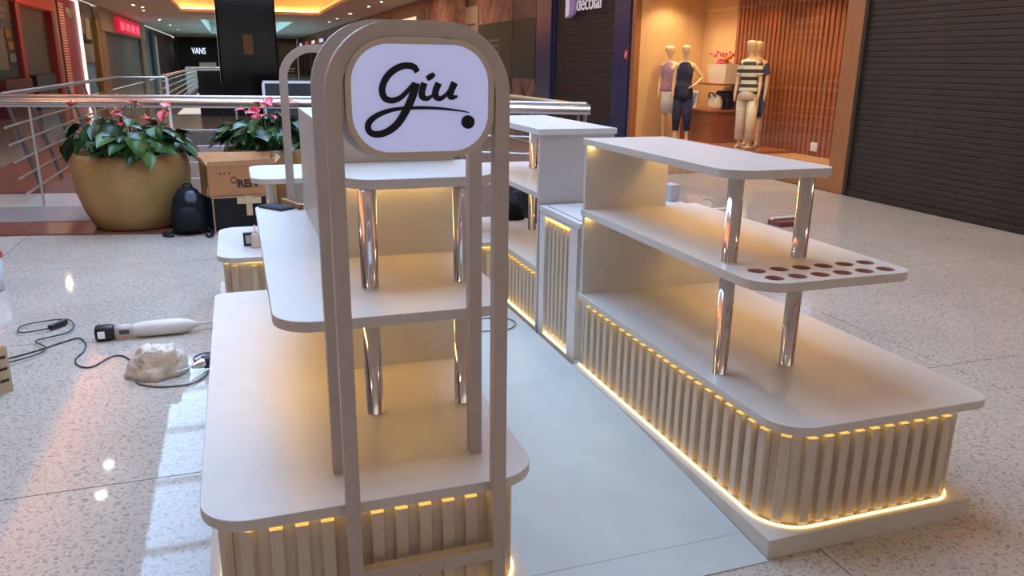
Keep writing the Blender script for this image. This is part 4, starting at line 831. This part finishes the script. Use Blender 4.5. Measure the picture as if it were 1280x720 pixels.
# things behind the shelf unit and cabinet
MB().prism(rr(2.12, 2.5, 6.0, 6.4, (.06,)*4, 4), 0, .74, .03).lone('black_bin', M_BLACK, 'black bin standing behind the shelf unit', 'bin')
BGG = thing('black_bag', (2.2, 5.55, .445), 'black bag with a blue end lying on the far shelf counter', 'bag')
MB().loft([[(1.88+.16*k/6, 5.62+yy*.8, .445+zz*.8) for yy, zz in ((-.09*s, .005), (.09*s, .005), (.1*s, .1*s), (.0, .2*s), (-.1*s, .1*s))] for k, s in enumerate((.5, .9, 1, 1, .95, .8, .4))]).build('bag_body', mat('black_nylon', (24, 25, 32), .6), BGG)
MB().tube(spline([(1.92, 5.6, .58), (1.94, 5.59, .65), (1.99, 5.59, .65), (2.01, 5.6, .58)]), .01).build('handle', mat('blue_strap', (40, 70, 110), .6, noise=.05), BGG)
MB().box(1.75, 2.35, 6.5, 6.9, .01, .58).lone('pink_carton', mat('pinkish_card', (186, 152, 136), .8, noise=.06, bump=.1), 'pale pinkish carton on the floor beyond the shelf unit', 'carton')
MB().prism(rr(2.38, 2.446, 4.04, 4.13, (.01,)*4, 2), cz, cz+.10, .004).lone('grey_power_box', mat('pale_grey_plastic', (182, 182, 184), .4, noise=.03), 'small pale grey box on the corner of the slatted cabinet', 'box')
MB().loft([[(2.50+.26*k/5, 4.35+yy*1.2, zz) for yy, zz in ((-.1, .55), (.1, .55), (.1, .55+.12*s), (0, .55+.2*s), (-.1, .55+.12*s))] for k, s in enumerate((.6, 1, 1, .95, .8, .4))]).build('tool_bag_body', M_BLACK, thing('tool_bag', (2.62, 4.35, .55), 'black tool bag on the grey crate behind the cabinet', 'bag'))
GC = thing('grey_crate', (2.85, 4.5, 0), 'tall grey crate with a white rim behind the slatted cabinet', 'crate')
MB().box(2.47, 3.1, 4.15, 4.7, 0, .53).build('crate_body', mat('grey_crate_plastic', (128, 122, 120), .6, noise=.05), GC); MB().box(2.46, 3.11, 4.14, 4.71, .53, .548).build('rim', M_WHITE, GC)
MB().tube(spline([(3.0, 4.5, .55), (3.02, 4.5, .66), (2.97, 4.5, .73), (2.90, 4.5, .745)]), .012, 8).lone('bent_hose', mat('cream_hose', (220, 200, 176), .4, noise=.04), 'cream bent hose rising from the grey crate', 'hose')
TR = thing('tool_tray', (5.35, 6.75, 0), 'dark red tool tray with a white rolled sheet on the pale floor', 'tray')
MB().box(5.2, 5.52, 6.6, 6.8, 0, .05).build('tray', mat('dark_red_tray', (110, 58, 50), .6, noise=.1), TR)
MB().tube([(5.2, 6.74, .066), (5.5, 6.77, .066)], .016, 10).build('rolled_sheet', M_PAPER, TR)

# =================================================================== TOOLS ON THE LEFT FLOOR
GN = thing('power_tool', (-.6, 4.88, 0), 'white corded power tool with a black square head lying on the floor', 'power tool')
def yz(x, y0, z0, a, b, n=14, p=2.2):
    out = []
    for k in range(n):
        t_ = 2*PI*k/n; c_, s_ = math.cos(t_), math.sin(t_); out.append((x, y0+a*abs(c_)**(2/p)*(1 if c_ > 0 else -1), z0+b*abs(s_)**(2/p)*(1 if s_ > 0 else -1)))
    return out
M_TW = mat('white_tool_plastic', (222, 212, 208), .35, noise=.03)
tz = .047
MB().loft([yz(x, 4.90, tz, a, b) for x, a, b in ((-.69, .037, .034), (-.67, .04, .038), (-.62, .05, .046), (-.52, .053, .0465), (-.43, .05, .046), (-.375, .034, .036), (-.34, .019, .02), (-.32, .016, .016))]).build('motor_housing', M_TW, GN)
MB().loft([yz(x, 4.90, tz, a, a, p=3) for x, a in ((-.78, .036), (-.69, .036))]).build('collar', mat('grey_collar', (200, 192, 188), .35, noise=.03), GN)
MB().box(-.755, -.70, 4.8625, 4.868, .035, .062).build('rating_label', mat('dark_label', (82, 74, 70), .5, noise=.1), GN)
MB().loft([yz(x, 4.90, .046, a, a, 16, 4) for x, a in ((-.885, .036), (-.878, .043), (-.80, .043), (-.78, .036))]).build('head', M_BLACK, GN)
MB().box(-.868, -.83, 4.854, 4.8582, .022, .066).build('metal_plate', M_CHROME, GN)
MB().tube(spline([(-.325, 4.9, .047), (-.28, 4.91, .047), (-.24, 4.93, .045)]), [.008]*13, 8).build('shaft', M_TW, GN)
MB().tube([(-.24, 4.93, .045), (-.212, 4.945, .044)], .007, 8).build('tip', M_BLACK, GN)
from mathutils import noise as mnoise
rings = []
for k in range(15):
    th = k/14*PI/2; ring_ = []
    for j in range(34):
        an = 2*PI*j/34; d = Vector((math.cos(an)*math.cos(th), math.sin(an)*math.cos(th), math.sin(th)))
        w = 1+.30*mnoise.noise(d*1.6+Vector((3, 1, 7)))-.34*abs(mnoise.noise(d*3.1+Vector((9, 4, 2))))-.16*abs(mnoise.noise(d*7.0))
        r = math.cos(th)**.75
        ring_.append((-.49+.155*r*w*math.cos(an), 4.235+.115*r*w*math.sin(an), .004+.17*max(0, w)*math.sin(th)**.9))
    rings.append(ring_)
MB().loft(rings, smooth=True).lone('plastic_bag', mat('milky_film', (226, 214, 200), .28, noise=.06, bump=.5, bscale=40), 'crumpled milky plastic bag on the floor beside the drill', 'plastic bag')
DR = thing('drill', (-.24, 4.26, 0), 'dark drill with a metal chuck lying beside the counter and plastic bag', 'drill')
MB().tube([(-.325, 4.19, .04), (-.30, 4.205, .042), (-.27, 4.222, .044)], [.012, .022, .026], 12).build('chuck', M_CHROME, DR)
MB().tube([(-.40, 4.145, .034), (-.325, 4.19, .04)], .004, 6).build('bit', M_STEEL, DR)
MB().tube([(-.27, 4.222, .045), (-.22, 4.25, .046), (-.20, 4.262, .046)], [.034, .043, .03], 12).build('drill_body', mat('navy_drill', (36, 42, 62), .45, noise=.08), DR)
MB().box(-.235, -.205, 4.25, 4.27, .004, .03).build('orange_button', mat('orange_plastic', (214, 120, 30), .4, noise=.04), DR)
def cord(name, pts, label, m, r=.0045, z=.006):
    T = MB().tube(spline([(x, y, z) for x, y in pts], 6), r, 6); return T.lone(name, m, label, 'cord')
CB = [(-1.30, 4.70), (-1.177, 4.791), (-1.06, 4.91), (-.99, 4.96), (-.936, 4.854), (-.922, 4.713), (-.943, 4.589), (-.914, 4.481), (-.841, 4.435), (-.765, 4.57), (-.70, 4.56), (-.64, 4.44)]
cord('extension_cord', CB, 'dark grey cord running from the carton to the plastic bag', mat('dark_cord', (62, 60, 64), .5, noise=.05))
cord('extension_cord', [(-1.28, 4.60), (-1.157, 4.694), (-1.127, 4.803), (-1.206, 4.937), (-1.15, 4.99), (-1.06, 5.06), (-1.05, 5.2), (-1.11, 5.33), (-1.219, 5.336), (-1.345, 5.27), (-1.33, 5.14), (-1.22, 5.15), (-1.16, 5.2)], 'dark looped cord ending in a black plug', mat('dark_cord', (62, 60, 64), .5), z=.0165)
PLG = MB().tube([(-1.175, 5.17, .022), (-1.11, 5.27, .022)], [.017, .022], 8); PLG.lone('cord_plug', M_BLACK, 'black plug lying inside the cord loop', 'plug')
cord('extension_cord', [(-.60, 4.16), (-.568, 4.10), (-.475, 4.04), (-.343, 4.03), (-.28, 4.09), (-.25, 4.16)], 'brown cord curving in front of the plastic bag', mat('brown_cord', (110, 92, 80), .5, noise=.05))
cord('extension_cord', [(-.22, 4.83), (-.24, 4.70), (-.20, 4.60)], 'thin grey wire beside the counter near the tool tip', mat('dark_cord', (62, 60, 64), .5), .003)
cord('extension_cord', [(-.20, 4.45), (-.28, 4.46), (-.33, 4.40), (-.31, 4.33), (-.26, 4.31)], 'dark cord bending round the drill', mat('dark_cord', (62, 60, 64), .5), z=.012)
cord('extension_cord', [(1.0, 4.36), (1.15, 4.40), (1.332, 4.407), (1.47, 4.381), (1.505, 4.27), (1.421, 4.165), (1.263, 4.177), (1.0, 4.2)], 'grey cord lying on the pale aisle board', mat('grey_cord', (122, 124, 122), .5, noise=.05), .004, .079)
KC = thing('small_carton', (-1.26, 4.22, 0), 'small beige carton with printed marks at the cord end', 'carton')
MB().prism([(-1.5, 3.93), (-1.158, 4.215), (-1.24, 4.33), (-1.58, 4.05)], 0, .235).build('carton_body', mat('beige_card', (188, 172, 148), .8, noise=.06, bump=.1), KC)
MB().prism([(-1.49, 3.95), (-1.168, 4.217), (-1.242, 4.32), (-1.56, 4.05)], .235, .24).build('tape', M_CARDL, KC)
for k in range(3): MB().add([(-1.20, 4.177, .06+k*.06), (-1.168, 4.2035, .06+k*.06), (-1.168, 4.2035, .075+k*.06), (-1.20, 4.177, .075+k*.06)], [(0, 1, 2, 3)]).build('print_mark', M_INK, KC).location = (.003, -.003, 0)
BU = thing('bucket', (-1.74, 6.2, 0), 'white bucket with a red lid at the floor edge', 'bucket')
MB().lathe([(0, .004), (.11, .004), (.125, .01), (.14, .24), (0, .24)], (-1.79, 6.25, 0), 24).build('bucket_body', mat('white_bucket', (206, 206, 210), .35, noise=.03), BU)
MB().lathe([(.145, .24), (.15, .25), (.13, .30), (.06, .33), (0, .335)], (-1.79, 6.25, 0), 24).build('lid', mat('red_lid', (176, 66, 58), .4, noise=.05), BU)
